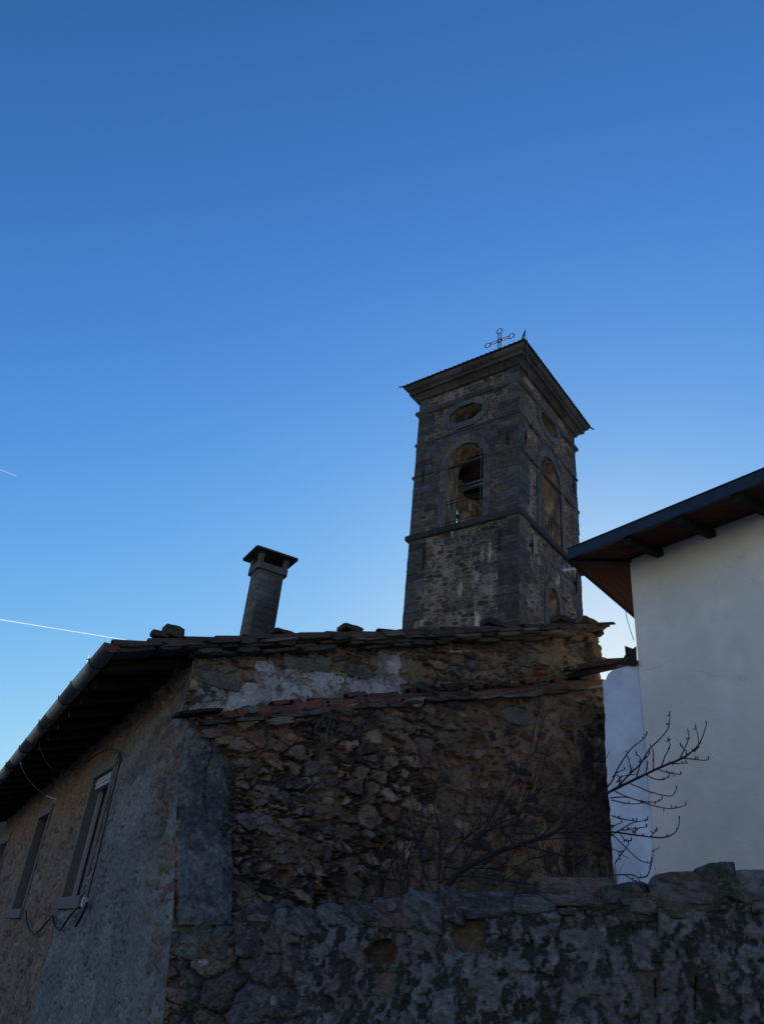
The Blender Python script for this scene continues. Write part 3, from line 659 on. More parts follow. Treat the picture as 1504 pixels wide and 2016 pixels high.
cc_ = mix(cc_, (.135, .148, .156), sstep(.45, .6, fbm(S*1.2, Zc*.9, 94))*.7)
cc_ = mix(cc_, (.09, .097, .105), inpoly(PXn, PYn, [(345, 1390), (395, 1285), (385, 1330), (330, 1450), (262, 1560), (240, 1540)])*.6)
hc = .022+.05*(fbm(S*6, Zc*7, 95)-.5)+.045*(fbm(S*20, Zc*24, 96)-.5)
cnr = sstep(62, 14, np.abs(PX-(347-(PY-1420)*.03)))*sstep(1400, 1450, PY)*sstep(.38, .48, nz2*.5+fbm(S*4, Zc*4, 97)*.5)   # render fallen off the corner stones
sc_ = pal(r1, [(.13, .11, .096), (.17, .14, .12), (.24, .225, .2), (.15, .105, .09), (.10, .09, .085)])*(.8+.4*r3)[..., None]
cc_ = mix(cc_, sc_, cnr*sstep(.005, .02, e)); hc = hc*(1-cnr)+cnr*(-.01+.04*sstep(.004, .03, e)+.03*(r2-.5))
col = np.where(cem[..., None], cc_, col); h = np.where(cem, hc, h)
spk = sstep(.80, .84, vn(S*14, Zc*26, 98)); col = mix(col, (.24, .22, .20), spk*.45*(~cem)); h = h+.015*spk
pit = sstep(.70, .80, vn(S*19, Zc*34, 101))*sstep(.35, .55, fbm(S*2, Zc*2, 102)); h = h-.035*pit; col = mix(col, (.035, .035, .036), pit*.55)
flk = sstep(.80, .86, vn(S*9, Zc*15, 103))*sstep(.5, .6, fbm(S*1.5, Zc*1.5, 104)); h = h+.03*flk; col = mix(col, (.30, .295, .28), flk*.5*(1-.6*cem))
ed = np.clip(S0/.12, 0, 1); h = h*ed
keep = np.ones((S.shape[0]-1, S.shape[1]-1), bool); cu, cz = cells(S), cells(Zc)
for a, b, c, d in WIN: keep &= ~((cu > a+.08) & (cu < b-.08) & (cz > c+.08) & (cz < d-.08))
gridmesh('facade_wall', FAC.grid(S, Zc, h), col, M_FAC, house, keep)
def window(a, b, c, d, kind):
    m = MB(); jw, lt, sl, pr, dp = .14, .17, .15, .035, -.22
    k = (.135, .14, .145)
    m.box(FAC.at(a, c+sl, dp), FAC.x*jw, FAC.n*(pr-dp), ZUP*(d-lt-c-sl), k); m.box(FAC.at(b-jw, c+sl, dp), FAC.x*jw, FAC.n*(pr-dp), ZUP*(d-lt-c-sl), k)
    m.box(FAC.at(a-.02, d-lt, dp), FAC.x*(b-a+.04), FAC.n*(pr-dp+.01), ZUP*lt, k); m.box(FAC.at(a-.05, c, dp), FAC.x*(b-a+.1), FAC.n*(pr-dp+.035), ZUP*sl, k)
    w = m.build('window', M_SLAB, house, bevel=.008)
    m = MB(); x0, x1, y0, y1 = a+jw, b-jw, c+sl, d-lt
    if kind == 'white':
        q = .03
        for (xa, xb, ya, yb) in ((x0, x0+q, y0, y1), (x1-q, x1, y0, y1), (x0+q, x1-q, y1-q, y1), (x0+q, x1-q, y0, y0+q), ((x0+x1)/2-.018, (x0+x1)/2+.018, y0+q, y1-q)):
            m.box(FAC.at(xa, ya, -.16), FAC.x*(xb-xa), FAC.n*.06, ZUP*(yb-ya))
        m.build('frame', M_WHITE, w, bevel=.006)
        m = MB()
        for r_ in range(3): m.box(FAC.at(x0+.02, y1-.05-r_*.055, -.095), FAC.x*(x1-x0-.04), FAC.n*(.075+.006*(r_ % 2)), ZUP*.05)
        m.build('roller_box', M_WHITE, w, bevel=.006)
        MB().box(FAC.at(x0, y0, -.19), FAC.x*(x1-x0), FAC.n*.02, ZUP*(y1-y0)).build('pane', M_GLASS, w)
    else:
        n = 26
        for r_ in range(n): m.box(FAC.at(x0, y0+(y1-y0)*r_/n, -.17), FAC.x*(x1-x0), FAC.n*(.05+.012*(r_ % 2)), ZUP*((y1-y0)/n-.003))
        m.build('shutter', M_SHUT, w)
    return w
window(*WIN[0], 'white'); window(*WIN[1], 'shut'); window(*WIN[2], 'shut')
# roof of half-round tiles, boarded eaves, rafters
def rz(x, s): return verge(x)-.07-.03*np.maximum(s, 0)
nx, ns = 60, 640
xs_ = np.linspace(-.95, 6.6, nx); ss = np.linspace(.03, 15.4, ns); X, S_ = np.meshgrid(xs_, ss, indexing='ij')
ph = S_/.21; row = np.floor((X+.95)/.36); cor = np.abs(np.sin(math.pi*ph))
Zr = rz(X, S_)+.07*cor-.02+.03*(1-((X+.95)/.36-row))+.02*(h32(np.floor(ph), row, 3)-.5)
rc = pal(h32(np.floor(ph), row, 9), [(.10, .05, .035), (.085, .055, .042), (.07, .052, .042), (.12, .062, .042), (.055, .05, .045)])
gridmesh('roof', FAC.grid(S_, Zr, -X), rc, M_TILE, house)
m = MB()
for k in range(60):
    s_ = .05+k*.255
    m.add([FAC.at(s_, rz(-.9, s_)-.075, .9), FAC.at(s_+.25, rz(-.9, s_)-.075, .9), FAC.at(s_+.25, rz(.3, s_)-.075, -.3), FAC.at(s_, rz(.3, s_)-.075, -.3)], [(0, 1, 2, 3)], np.array([.05, .034, .026])*(.6+.8*h32(k, 1, 2)))
m.build('eaves_boarding', M_SLAB, house)
for k in range(20):
    s_ = .42+k*.78
    m = MB(); m.bar(FAC.at(s_, rz(-.86, s_)-.14, .86), FAC.at(s_, rz(.15, s_)-.14, -.15), .10, .12, up=FAC.x); m.build('rafter', M_WOOD, house, bevel=.01)
# half-round gutter with joints and brackets
g0, g1 = FAC.at(-.16, 4.42, 1.0), FAC.at(15.0, 4.02, 1.0)
def gpt(t): return g0+(g1-g0)*t+ZUP*(.02*math.sin(t*9))
m = MB(); R0 = .098; nq = 12
for k in range(9):
    ta, tb = k/9, (k+1)/9+.004; V = []
    for t in (ta, tb):
        for rr in (R0+.0015*(k % 2), R0-.005):
            for q in range(nq+1):
                a = math.pi*(.06+.88*q/nq)+math.pi; V.append(gpt(t)+FAC.n*math.cos(a)*rr+ZUP*(math.sin(a)*rr+.04))
    n = nq+1; Fc = []
    for q in range(nq): Fc += [(q, q+1, 2*n+q+1, 2*n+q), (n+q+1, n+q, 3*n+q, 3*n+q+1), (q+1, q, n+q, n+q+1), (2*n+q, 2*n+q+1, 3*n+q+1, 3*n+q)]
    m.add(V, Fc)
gut = m.build('gutter', M_ZINC, house, True)
for k in range(9):
    t = .045+k*.108+.012*(k % 2); pts = [gpt(t)+FAC.n*math.cos(a)*(R0+.006)+ZUP*(math.sin(a)*(R0+.006)+.04) for a in [math.pi+math.pi*q/10 for q in range(11)]]
    MB().tube(pts, .0075, 5).build('gutter_bracket', M_IRON, gut)
MB().add([g0-FAC.x*-.004+FAC.n*math.cos(math.pi+math.pi*q/12)*.09+ZUP*(math.sin(math.pi+math.pi*q/12)*.09+.035) for q in range(13)], [tuple(range(13))], (.13, .06, .045)).build('gutter_end', M_SLAB, gut)
# verge: clay tiles on layers of stone slabs
rng = random.Random(4)
m = MB(); sl = ZUP*.3165+FRONT.x; sl = sl/np.linalg.norm(sl); nsl = np.cross(FRONT.n, sl); nsl = nsl*np.sign(nsl[2])
x = -.98; k = 0
TC = [(.105, .048, .036), (.12, .056, .04), (.08, .05, .042), (.06, .045, .04), (.09, .042, .034)]
while x < 6.45:
    L = rng.uniform(.42, .5); tl_ = rng.uniform(-.02, .03)
    a = FRONT.at(x, verge(x)-.085+rng.uniform(-.012, .012), .05+rng.uniform(-.03, .03)); b = FRONT.at(x+L*.95, verge(x+L*.95)-.10+tl_, .05+rng.uniform(-.03, .03))
    coppo(m, b, a, nsl, rng.uniform(.075, .085), .095, np.array(rng.choice(TC))*rng.uniform(.7, 1.2)); x += rng.uniform(.33, .40); k += 1
m.build('verge_tiles', M_TILE, house)
m = MB()
SLC = [(.075, .07, .062), (.10, .09, .075), (.06, .06, .062), (.085, .07, .06), (.13, .115, .09)]
for layer, (dz, of) in enumerate(((-.125, .13), (-.165, .10), (-.205, .07), (-.24, .04))):
    x = -.95 if layer < 2 else -.05
    while x < 6.15:
        L = rng.uniform(.22, .55); t = rng.uniform(.014, .028); c = FRONT.at(x+L/2, verge(x+L/2)+dz+rng.uniform(-.012, .012), -.08+of+rng.uniform(-.04, .03))
        s2 = sl+ZUP*rng.uniform(-.05, .05); k += 1
        if not (layer >= 2 and rng.random() < .3):
            rock(m, c, s2*L*.56, FRONT.n*.2, nsl*t*1.5, k, np.array(rng.choice(SLC))*rng.uniform(.7, 1.15), box=.85, rough=.16, sub=3)
        x += L*rng.uniform(.86, 1.02)
for (px, py, w_, h_, sd, cl) in ((1158, 1229, 40, 12, 1, (.11, .09, .065)), (1160, 1240, 38, 9, 2, (.15, .12, .08)), (1148, 1252, 40, 8, 3, (.13, .09, .055)), (1160, 1262, 26, 12, 4, (.16, .12, .075)), (1165, 1284, 22, 26, 5, (.12, .095, .065)), (1163, 1310, 24, 20, 6, (.10, .085, .065)), (1172, 1243, 14, 18, 7, (.035, .03, .03)), (1128, 1258, 30, 10, 8, (.14, .105, .065))):
    c = FRONT.pick(px, py, .0); d_ = np.linalg.norm(c-EYEP)/F_PX
    rock(m, c-FRONT.n*.12, FRONT.x*w_*d_*.62+ZUP*rng.uniform(-.03, .05), FRONT.n*.26, ZUP*h_*d_*.62, sd+300, cl, box=.95, rough=.22)
m.build('verge_slabs', M_SLAB, house)
# ledge: long clay tiles lying on flat stones
m = MB(); x = .15
while x < 6.35:
    L = rng.uniform(.42, .5); of = batter(np.array(x), np.array(ledge(x)-.1))-.10; jog = rng.uniform(-.025, .025)
    a = FRONT.at(x, ledge(x)-.005+rng.uniform(-.015, .01), of+jog); b = FRONT.at(x+L*rng.choice([1, 1, .8]), ledge(x+L)-.015+rng.uniform(-.02, .015), of+jog+rng.uniform(-.03, .03))
    upv = nsl*.8+FRONT.n*.6; upv = upv/np.linalg.norm(upv)
    coppo(m, a, b, upv, rng.uniform(.084, .098), .078, np.array(rng.choice([(.16, .056, .042), (.19, .066, .045), (.13, .055, .044), (.10, .055, .048), (.08, .05, .045)]))*rng.uniform(.8, 1.15)); x += rng.uniform(.34, .42)
for k in range(30):                                                # broken pieces further up the ledge
    x = rng.uniform(.8, 6.3); a = FRONT.at(x, ledge(x)+.07+rng.uniform(-.02, .03), .1+rng.uniform(-.04, .05)); d = sl*rng.uniform(.1, .26)+ZUP*rng.uniform(-.04, .04)+FRONT.n*rng.uniform(-.08, .08)
    coppo(m, a, a+d, nsl, .075, .07, np.array(rng.choice([(.14, .055, .038), (.10, .05, .04), (.08, .055, .05)]))*rng.uniform(.6, 1.1))
m.build('ledge_tiles', M_TILE, house)
m = MB(); x = .12; k = 0
while x < 6.3:
    L = rng.uniform(.25, .55); of = float(batter(np.array(max(x, 0)), np.array(ledge(x)-.15)))
    c = FRONT.at(x+L/2, ledge(x+L/2)-.085+rng.uniform(-.012, .008), of-.12+rng.uniform(-.03, .04)); k += 1
    cl = np.array(rng.choice([(.085, .082, .075), (.13, .12, .105), (.05, .052, .058), (.15, .135, .115), (.10, .095, .085)]))
    rock(m, c, sl*L*.56+ZUP*rng.uniform(-.015, .015), FRONT.n*.22, nsl*rng.uniform(.022, .038), k+500, cl if x > .1 else (.04, .04, .045), box=.85, rough=.18); x += L*rng.uniform(.85, 1.0)
    if x > 6.2: break
    c2 = c+nsl*.075-FRONT.n*.08
    rock(m, c2, sl*L*.5, FRONT.n*.17, nsl*.03, k+700, cl*.8, box=.8, rough=.2)
for (px, py, w_, h_, cl) in ((392, 1404, 84, 6, (.03, .03, .034)), (490, 1402, 24, 12, (.12, .15, .14)), (448, 1412, 30, 9, (.11, .055, .04)), (545, 1424, 52, 12, (.17, .15, .13)), (436, 1461, 38, 14, (.18, .145, .10)), (412, 1448, 40, 16, (.14, .10, .085))):
    c = FRONT.pick(px, py, .2); d_ = np.linalg.norm(c-EYEP)/F_PX
    rock(m, c, sl*w_*d_*.56, FRONT.n*.16, nsl*h_*d_*.6, int(px), cl, box=.8, rough=.2)
m.build('ledge_stones', M_SLAB, house)
# chimney
ch = thing('chimney', 'grey fibre cement chimney with flat overhanging hood on four posts', None, FRONT.at(1.39, 0, -2.2)); del ch['label']; ch.parent = house; ch.location = Vector(FRONT.at(1.39, 0, -2.2))-house.location
def rrect(m, cx, cy, z0, z1, hx, hy, r, col, zs=2, cap=True, seg=5, jit=None):
    pts = []
    for (sx, sy, a0) in ((1, 1, 0), (-1, 1, 90), (-1, -1, 180), (1, -1, 270)):
        for q in range(seg+1):
            a = math.radians(a0+90*q/seg); pts.append((cx+sx*(hx-r)+r*math.cos(a), cy+sy*(hy-r)+r*math.sin(a)))
    n = len(pts); V = []; C_ = []
    for k in range(zs):
        z = z0+(z1-z0)*k/(zs-1)
        for (u, o) in pts:
            V.append(FRONT.at(u, z, o)); C_.append(np.array(col)*(1 if jit is None else jit(u, z)))
    Fc = [(k*n+q, k*n+(q+1) % n, (k+1)*n+(q+1) % n, (k+1)*n+q) for k in range(zs-1) for q in range(n)]
    if cap: Fc += [tuple(range(n))[::-1], tuple((zs-1)*n+q for q in range(n))]
    m.add(V, Fc, C_)
CX, CY = 1.425, -2.2
def stain(u, z): return .12+.75*float(sstep(.2, .75, vn(np.array(u*11), np.array(z*1.6), 7)))*(.6+.8*float(vn(np.array(u*30), np.array(z*26), 8)))+.25*float(vn(np.array(u*60), np.array(z*60), 9))
m = MB(); rrect(m, CX, CY, 5.05, 7.06, .232, .185, .075, (.125, .128, .126), 90, True, 9, stain); m.build('shaft', M_CONC, ch, True)
m = MB(); rrect(m, CX, CY, 6.96, 7.075, .268, .222, .05, (.10, .103, .104)); m.build('collar', M_CONC, ch, False, .006)
for sx in (-1, 1):
    for sy in (-1, 1):
        MB().box(FRONT.at(CX+sx*.215-.04, 7.075, CY+sy*.165-.035), FRONT.x*.08, FRONT.n*.07, ZUP*.175, (.10, .10, .10)).build('post', M_CONC, ch)
MB().box(FRONT.at(CX-.11, 6.98, CY-.08), FRONT.x*.22, FRONT.n*.16, ZUP*.19, (.01, .01, .01)).build('flue', M_CONC, ch)
m = MB(); rrect(m, CX, CY, 7.248, 7.278, .372, .325, .045, (.06, .06, .06)); V = [FRONT.at(CX+sx*.33, 7.277, CY+sy*.28) for sx, sy in ((-1, -1), (1, -1), (1, 1), (-1, 1))]+[FRONT.at(CX, 7.36, CY)]
m.add(V, [(0, 1, 4), (1, 2, 4), (2, 3, 4), (3, 0, 4)], (.07, .07, .07)); m.build('hood', M_CONC, ch)
# loose stones weighing down the tiles
def loose(px, py, w_, h_, seed, col, label):
    c = FRONT.pick(px, py, -.05); d_ = np.linalg.norm(c-EYEP)/F_PX; m = MB()
    rock(m, c, FRONT.x*w_*d_*.6, FRONT.n*w_*d_*.5, ZUP*h_*d_*.66, seed, col, box=.6, rough=.2)
    tag(m.build('roof_stone', M_SLAB), label, 'stone', 'loose stones on the old roof verge')
loose(341, 1245, 34, 18, 61, (.06, .062, .052), 'squarish mossy stone standing highest on the roof edge left of the chimney')
loose(314, 1251, 28, 10, 62, (.055, .055, .05), 'low dark stone on the roof edge beside the squarish mossy stone')
loose(689, 1240, 40, 10, 63, (.05, .05, .048), 'flat dark stone lying on the roof verge between chimney and tower')
loose(966, 1228, 34, 11, 64, (.04, .04, .04), 'dark rounded stone on the roof verge below the tower corner')
loose(1106, 1223, 36, 10, 65, (.04, .037, .035), 'dark stone on the roof verge under the small tower window')
loose(555, 1247, 36, 6, 66, (.06, .05, .045), 'thin flat slab lying on the roof verge at the foot of the chimney')

# ------------------------------------------------------------------ white rendered house on the right
white = thing('white_house', 'cream rendered house with dark boarded eaves and blue grey fascia at the right', 'house', (WF.O[0], WF.O[1], 0))
us = np.concatenate([np.linspace(0, 2.7, 230), np.linspace(2.75, 7, 40)]); zs = np.concatenate([np.linspace(0, 2.3, 20), np.linspace(2.32, 7.40, 400)]); U, Zc = np.meshgrid(us, zs, indexing='ij')
h = .02*(fbm(U*.8, Zc*.8, 120)-.5)+.007*(fbm(U*5, Zc*5, 121)-.5)+.003*(fbm(U*20, Zc*20, 122)-.5); h[0] = 0
V = (np.array([.755, .77, .765])*(.86+.28*fbm(U*1.3, Zc*1.0, 123))[..., None]*(.95+.10*fbm(U*9, Zc*7, 124))[..., None])
V = mix(V, (.58, .59, .58), sstep(.55, .66, fbm(U*1.1+5, Zc*.9, 125))*.35)                # old patching and faint rain marks
V = mix(V, (.52, .53, .53), sstep(.62, .78, vn(U*5, Zc*.35, 126))*sstep(.45, .65, fbm(U*2, Zc*1.2, 127))*.12)
for k, (x0, z0_, ang, ln) in enumerate(((.05, 5.55, -.15, .75), (.75, 5.42, .35, .9), (1.75, 4.3, 1.45, .9), (1.25, 6.55, -.5, .7), (.95, 3.5, 1.5, .8), (1.7, 6.6, .9, .5), (1.5, 3.1, .2, .7))):
    ca, sa = math.cos(ang), math.sin(ang); al = (U-x0)*ca-(Zc-z0_)*sa; ac_ = (U-x0)*sa+(Zc-z0_)*ca+.16*(fbm(U*4, Zc*4, 170+k)-.5)+.03*(fbm(U*20, Zc*20, 180+k)-.5)
    V = mix(V, (.42, .42, .41), (np.abs(ac_) < .007)*(al > 0)*(al < ln)*sstep(.3, .6, fbm(U*6, Zc*6, 190+k))*.4)
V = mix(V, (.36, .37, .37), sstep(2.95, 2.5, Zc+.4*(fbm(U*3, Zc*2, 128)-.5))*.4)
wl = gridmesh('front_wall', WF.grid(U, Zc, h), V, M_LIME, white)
sd_ = dirv(42.0); sn_ = np.array([-sd_[1], sd_[0], 0]); c0 = WF.at(0, 0, 0)
m = MB(); m.box(c0+sd_*.02-WF.n*.0, sd_*8, -sn_*.3, ZUP*7.40); q0 = c0+WF.x*6.9; m.box(q0, sd_*8, -sn_*.3, ZUP*7.4); m.box(c0+sd_*8, WF.x*7, sd_*.3, ZUP*7.4); m.c = [np.tile([.6, .57, .5], (len(q), 1)) for q in m.c]; m.build('side_wall', M_LIME, white)
E0 = WF.at(-.48, 0, .8); E1 = WF.at(7.4, 0, .8); E2 = E0+sd_*9.4
ZF, ZW = 7.20, 7.345
def onz(p, z): q = np.array(p); q[2] = z; return q
# soffit boards, laid parallel to each eave with a hairline gap
m = MB()
def boards(a0, a1, b0, b1, n, col):
    for k in range(n):
        t0, t1 = k/n, (k+1)/n-.045/n*1.4
        V = [a0+(b0-a0)*t0, a1+(b1-a1)*t0, a1+(b1-a1)*t1, a0+(b0-a0)*t1]
        m.add(V+[v+ZUP*.02 for v in V], [(0, 1, 2, 3), (7, 6, 5, 4), (3, 2, 6, 7), (0, 4, 5, 1)], col)
boards(onz(E0, ZF+.01), onz(E1, ZF+.01), onz(c0, ZW), onz(WF.at(7, 0, 0), ZW), 7, (.5, .5, .5)); m.build('soffit', M_SOFF, white)
m = MB(); boards(onz(E0, ZF+.01), onz(E2, ZF+.01), onz(c0, ZW), onz(c0+sd_*8.5, ZW), 6, (.5, .5, .5)); m.build('soffit', M_SOFF, white)
m = MB(); lo = ZUP*.03
for a, b in ((E0, E1), (E0, E2)): m.add([onz(a, ZF+.05), onz(b, ZF+.05), onz(c0 if a is E0 and b is E2 else WF.at(7, 0, 0), ZW+.05), onz(c0, ZW+.05)] if b is E1 else [onz(a, ZF+.05), onz(b, ZF+.05), onz(c0+sd_*8.5, ZW+.05), onz(c0, ZW+.05)], [(0, 1, 2, 3)])
rt = onz(c0+(sd_*4)+WF.x*3.5, 9.1); m.add([onz(E0, 7.375), onz(E1, 7.375), rt, onz(E2, 7.375)], [(0, 1, 2), (0, 2, 3)], (.09, .05, .04))
m.build('roof', M_TILE, white)
# fascia along the front eave, thin edge board on the other
m = MB(); m.box(onz(E0, ZF)+WF.x*-.01, E1-E0, WF.n*.05, ZUP*.172); m.box(onz(E0, ZF+.172)-WF.x*.02-WF.n*.0, (E1-E0), WF.n*.065, ZUP*.015); m.build('fascia', M_COPP, white, bevel=.008)
m = MB(); m.box(onz(E0, ZF-.012)+sn_*.0, E2-E0, sn_*.045, ZUP*.15); m.build('fascia', M_RAFT, white)
for k in range(9):
    x = .53+.84*k; m = MB(); a = WF.at(x, ZW-.075, -.02); b = WF.at(x, ZF-.05, .795); m.bar(a, b, .115, .11, up=ZUP); m.build('rafter', M_RAFT, white, bevel=.008)
m = MB(); m.bar(onz(c0, ZW-.02), onz(E0, ZF-.01)+(c0-E0)*.03, .10, .07); m.build('hip_rafter', M_RAFT, white)
m = MB(); x = 1.62; a = c0+sd_*x; b = a+sn_*.62; m.bar(onz(a, ZW-.06), onz(b, ZF-.02), .13, .12); m.build('rafter', M_RAFT, white)
m = MB(); pts = [WF.pick(*q, .12) for q in ((1228, 1176), (1229, 1192), (1233, 1215), (1240, 1240), (1247, 1260))]; m.tube(pts, .005, 5); tag(m.build('hanging_wire', M_CABLE), 'thin slack wire hanging from the left eave of the cream house', 'wire')

# low limewashed annex between the two houses
annex = thing('annex', 'narrow pale blue limewashed wall with a scrap of tiled roof between ruin and cream house', 'annex', FRONT.at(6.3, 0, -.1))
AN = Frame((3.84, 10.335), 110.0); _ul = AN.uv(1188, 1400)[0]        # its narrow front stands just beside the corner of the cream house
us = np.linspace(_ul, .05, 60); vs = np.linspace(0, 1, 260); U, Vv = np.meshgrid(us, vs, indexing='ij')
_tp = sorted(AN.uv(*q) for q in ((1190, 1340), (1195, 1328), (1204, 1320), (1252, 1306))); topz = np.interp(U, [q[0] for q in _tp]+[.3], [q[1] for q in _tp]+[_tp[-1][1]+.05]); Zc = topz*Vv
U = U+(.05*(fbm(U*0+3, Zc*3, 128)-.5)+.03*(fbm(U*0, Zc*14, 127)-.5))*np.clip(1-(U-_ul)/.15, 0, 1)
_c = np.array([.57, .69, .88])*(.80+.4*fbm(U*2.5, Zc*1.2, 131))[..., None]*(.93+.14*fbm(U*12, Zc*9, 132))[..., None]
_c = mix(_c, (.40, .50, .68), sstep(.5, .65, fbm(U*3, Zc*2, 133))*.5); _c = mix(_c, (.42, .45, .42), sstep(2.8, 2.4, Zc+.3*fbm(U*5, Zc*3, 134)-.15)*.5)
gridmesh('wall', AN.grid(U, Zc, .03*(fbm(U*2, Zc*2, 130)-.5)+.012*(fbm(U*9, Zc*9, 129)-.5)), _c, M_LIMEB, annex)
m = MB(); m.box(AN.at(_ul+.03, 0, -.01), dirv(18.6)*1.7, AN.x*.4, ZUP*(_tp[0][1]-.02), (.44, .56, .78)); m.box(FRONT.at(6.7, 0, -.1), FRONT.x*1.4, -FRONT.n*3.5, ZUP*5.7, (.4, .42, .45)); m.build('rear_wall', M_LIMEB, annex)
m = MB(); 
a = FRONT.pick(1146, 1328, .35); b = AN.pick(1256, 1308, .10); d = b-a
m.add([a, b, b-FRONT.n*3.6+ZUP*.3, a-FRONT.n*3.6+ZUP*.3]+[q+ZUP*.065 for q in (a, b, b-FRONT.n*3.6+ZUP*.3, a-FRONT.n*3.6+ZUP*.3)], [(0, 1, 2, 3), (4, 7, 6, 5), (0, 4, 5, 1), (1, 5, 6, 2), (2, 6, 7, 3), (3, 7, 4, 0)], (.035, .028, .026))
for k in range(7):
    p = a+d*(k+.5)/7+ZUP*.06; coppo(m, p-FRONT.n*.06, p-FRONT.n*.5+ZUP*.11, ZUP, .08, .07, np.array((.09, .045, .035))*(.7+.5*h32(k, 2, 1)))
rock(m, FRONT.pick(1185, 1304, .2), FRONT.x*.1, FRONT.n*.1, ZUP*.07, 9, (.13, .13, .13), sub=3); rock(m, FRONT.pick(1130, 1316, .25), FRONT.x*.07, FRONT.n*.07, ZUP*.04, 10, (.13, .12, .11), sub=3)
m.build('roof', M_TILE, annex)
m = MB(); P1 = [AN.pick(*q, .05) for q in ((1252, 1309), (1215, 1306), (1226, 1296), (1232, 1286), (1229, 1271), (1245, 1277), (1252, 1272))]; n = len(P1); P2 = [p-AN.n*.5 for p in P1]
m.add(P1+P2, [tuple(range(n)), tuple(range(2*n-1, n-1, -1))]+[(i, (i+1) % n, n+(i+1) % n, n+i) for i in range(n)], (.022, .022, .025))
m.build('flashing', M_SLAB, annex)

# ------------------------------------------------------------------ garden wall in front
gwall = thing('garden_wall', 'mossy old garden wall of mottled lime and rubble along the bottom of the view', 'wall', (GW.O[0], GW.O[1], 0))
GU = [-.3, .01, .11, .52, .64, .82, 1.15, 1.37, 1.64, 1.9, 2.2, 2.37, 2.61, 2.85, 3.08, 3.22, 3.48, 3.67, 3.9, 4.03, 4.09, 4.47, 4.62, 4.72, 4.84, 5.5, 7, 9]
GZ = [1.6, 1.67, 1.76, 1.79, 1.88, 1.93, 1.95, 2.0, 2.04, 2.07, 2.11, 2.15, 2.15, 2.19, 2.20, 2.17, 2.25, 2.28, 2.27, 2.26, 2.33, 2.36, 2.37, 2.40, 2.44, 2.5, 2.6, 2.7]
us = np.concatenate([np.linspace(.10, 5.2, 560), np.linspace(5.23, 9, 110)]); vs = np.concatenate([np.linspace(0, .42, 20), np.linspace(.425, 1, 170)]); U, Vv = np.meshgrid(us, vs, indexing='ij')
T_ = np.interp(U, GU, GZ)+.03*(fbm(U*3, U*0, 140)-.5); Zc = T_*Vv
PX, PY = proj(GW.grid(U, Zc, U*0)); n1 = fbm(U*1.6, Zc*1.6, 141); n2 = fbm(U*5.5, Zc*5.5, 142); n3 = fbm(U*16, Zc*16, 143)
PXn, PYn = PX+26*(fbm(U*6, Zc*6, 144)-.5), PY+26*(fbm(U*6+9, Zc*6, 145)-.5)
e, r1, r2, r3, lx, lz = stones(U+.12*(n2-.5), Zc+.12*(fbm(U*5, Zc*5, 146)-.5)+.03*(n3-.5), .34, .24, 151, merge=.3, vm=.15)
e2, q1, q2, q3, lx2, lz2 = stones(U+.05*(n3-.5), Zc+.05*(n2-.5), .15, .11, 161, merge=.3)
rub = sstep(620, 480, PXn+60*(n1-.5)); st = sstep(.006, .03, e)
sm = r3 < .4; er = np.where(sm, np.minimum(e, e2), e); rr1 = np.where(sm, q1, r1); rr2 = np.where(sm, q2, r2)
lime = sstep(.53, .548, fbm(U*11, Zc*8, 147)*.5+fbm(U*20, Zc*15, 139)*.3+n1*.2)                   # islands of lime left on the face
lime2 = sstep(.555, .572, fbm(U*15, Zc*9, 148)*.6+fbm(U*32, Zc*24, 138)*.4)
dark = np.array([.037, .044, .049])*(.25+.7*n2+.8*fbm(U*26, Zc*22, 137))[..., None]
dark = mix(dark, (.03, .042, .03), sstep(.5, .62, fbm(U*2.5, Zc*2.5, 149))*.6)
lc = mix(np.tile(np.array([.142, .154, .164]), U.shape+(1,)), (.115, .119, .12), sstep(.45, .6, fbm(U*3, Zc*3, 150)))*(.5+.5*n3+.6*fbm(U*28, Zc*24, 136))[..., None]
col = mix(dark, lc, np.maximum(lime, lime2*.75))
stc = pal(rr1, [(.10, .094, .088), (.135, .118, .10), (.085, .092, .098), (.12, .093, .09), (.165, .145, .12), (.065, .067, .067)])*(.6+.7*n3+.2*rr2)[..., None]
col = mix(col, mix(np.tile(np.array([.04, .036, .033]), U.shape+(1,)), stc, sstep(.004, .014, er)), rub*(1-lime2*.6))
h = .02*st*(.4+r2)+.05*(n1-.5)+.045*(n2-.5)+.05*(n3-.5)+.04*(fbm(U*30, Zc*26, 135)-.5)+.014*np.maximum(lime, lime2*.7)+rub*(.045*(1-(1-np.clip(er/.045, 0, 1))**2)-.03+.06*(rr2-.5))
for pts, cl, dp in (([(885, 1812), (925, 1797), (952, 1805), (950, 1876), (915, 1876), (890, 1860)], (.105, .083, .056), -.035), ([(722, 1872), (735, 1856), (765, 1848), (780, 1860), (778, 1898), (722, 1896)], (.075, .056, .04), -.07), ([(738, 1915), (782, 1914), (780, 1945), (768, 1975), (748, 1945)], (.12, .10, .085), .005), ([(1310, 1760), (1410, 1745), (1415, 1775), (1370, 1790), (1335, 1800), (1320, 1785)], (.095, .085, .068), .01), ([(1245, 1915), (1300, 1910), (1305, 1960), (1265, 1965)], (.095, .085, .075), .0)):
    mk = inpoly(PXn*.5+PX*.5, PYn*.5+PY*.5, pts); col = np.where(mk[..., None], np.array(cl)*(.62+.75*n3)[..., None], col); h = np.where(mk, dp+.03*(n2-.5)+.012*(n3-.5), h)
for cx_, y0_, y1_, w_ in ((806, 1912, 1940, 3), (1290, 1925, 1965, 2.2), (1368, 1925, 1985, 2.5)):      # slots and dribbles
    mk = (np.abs(PX-cx_-4*(n2-.5)) < w_) & (PY > y0_) & (PY < y1_); h = np.where(mk, h-.06, h)
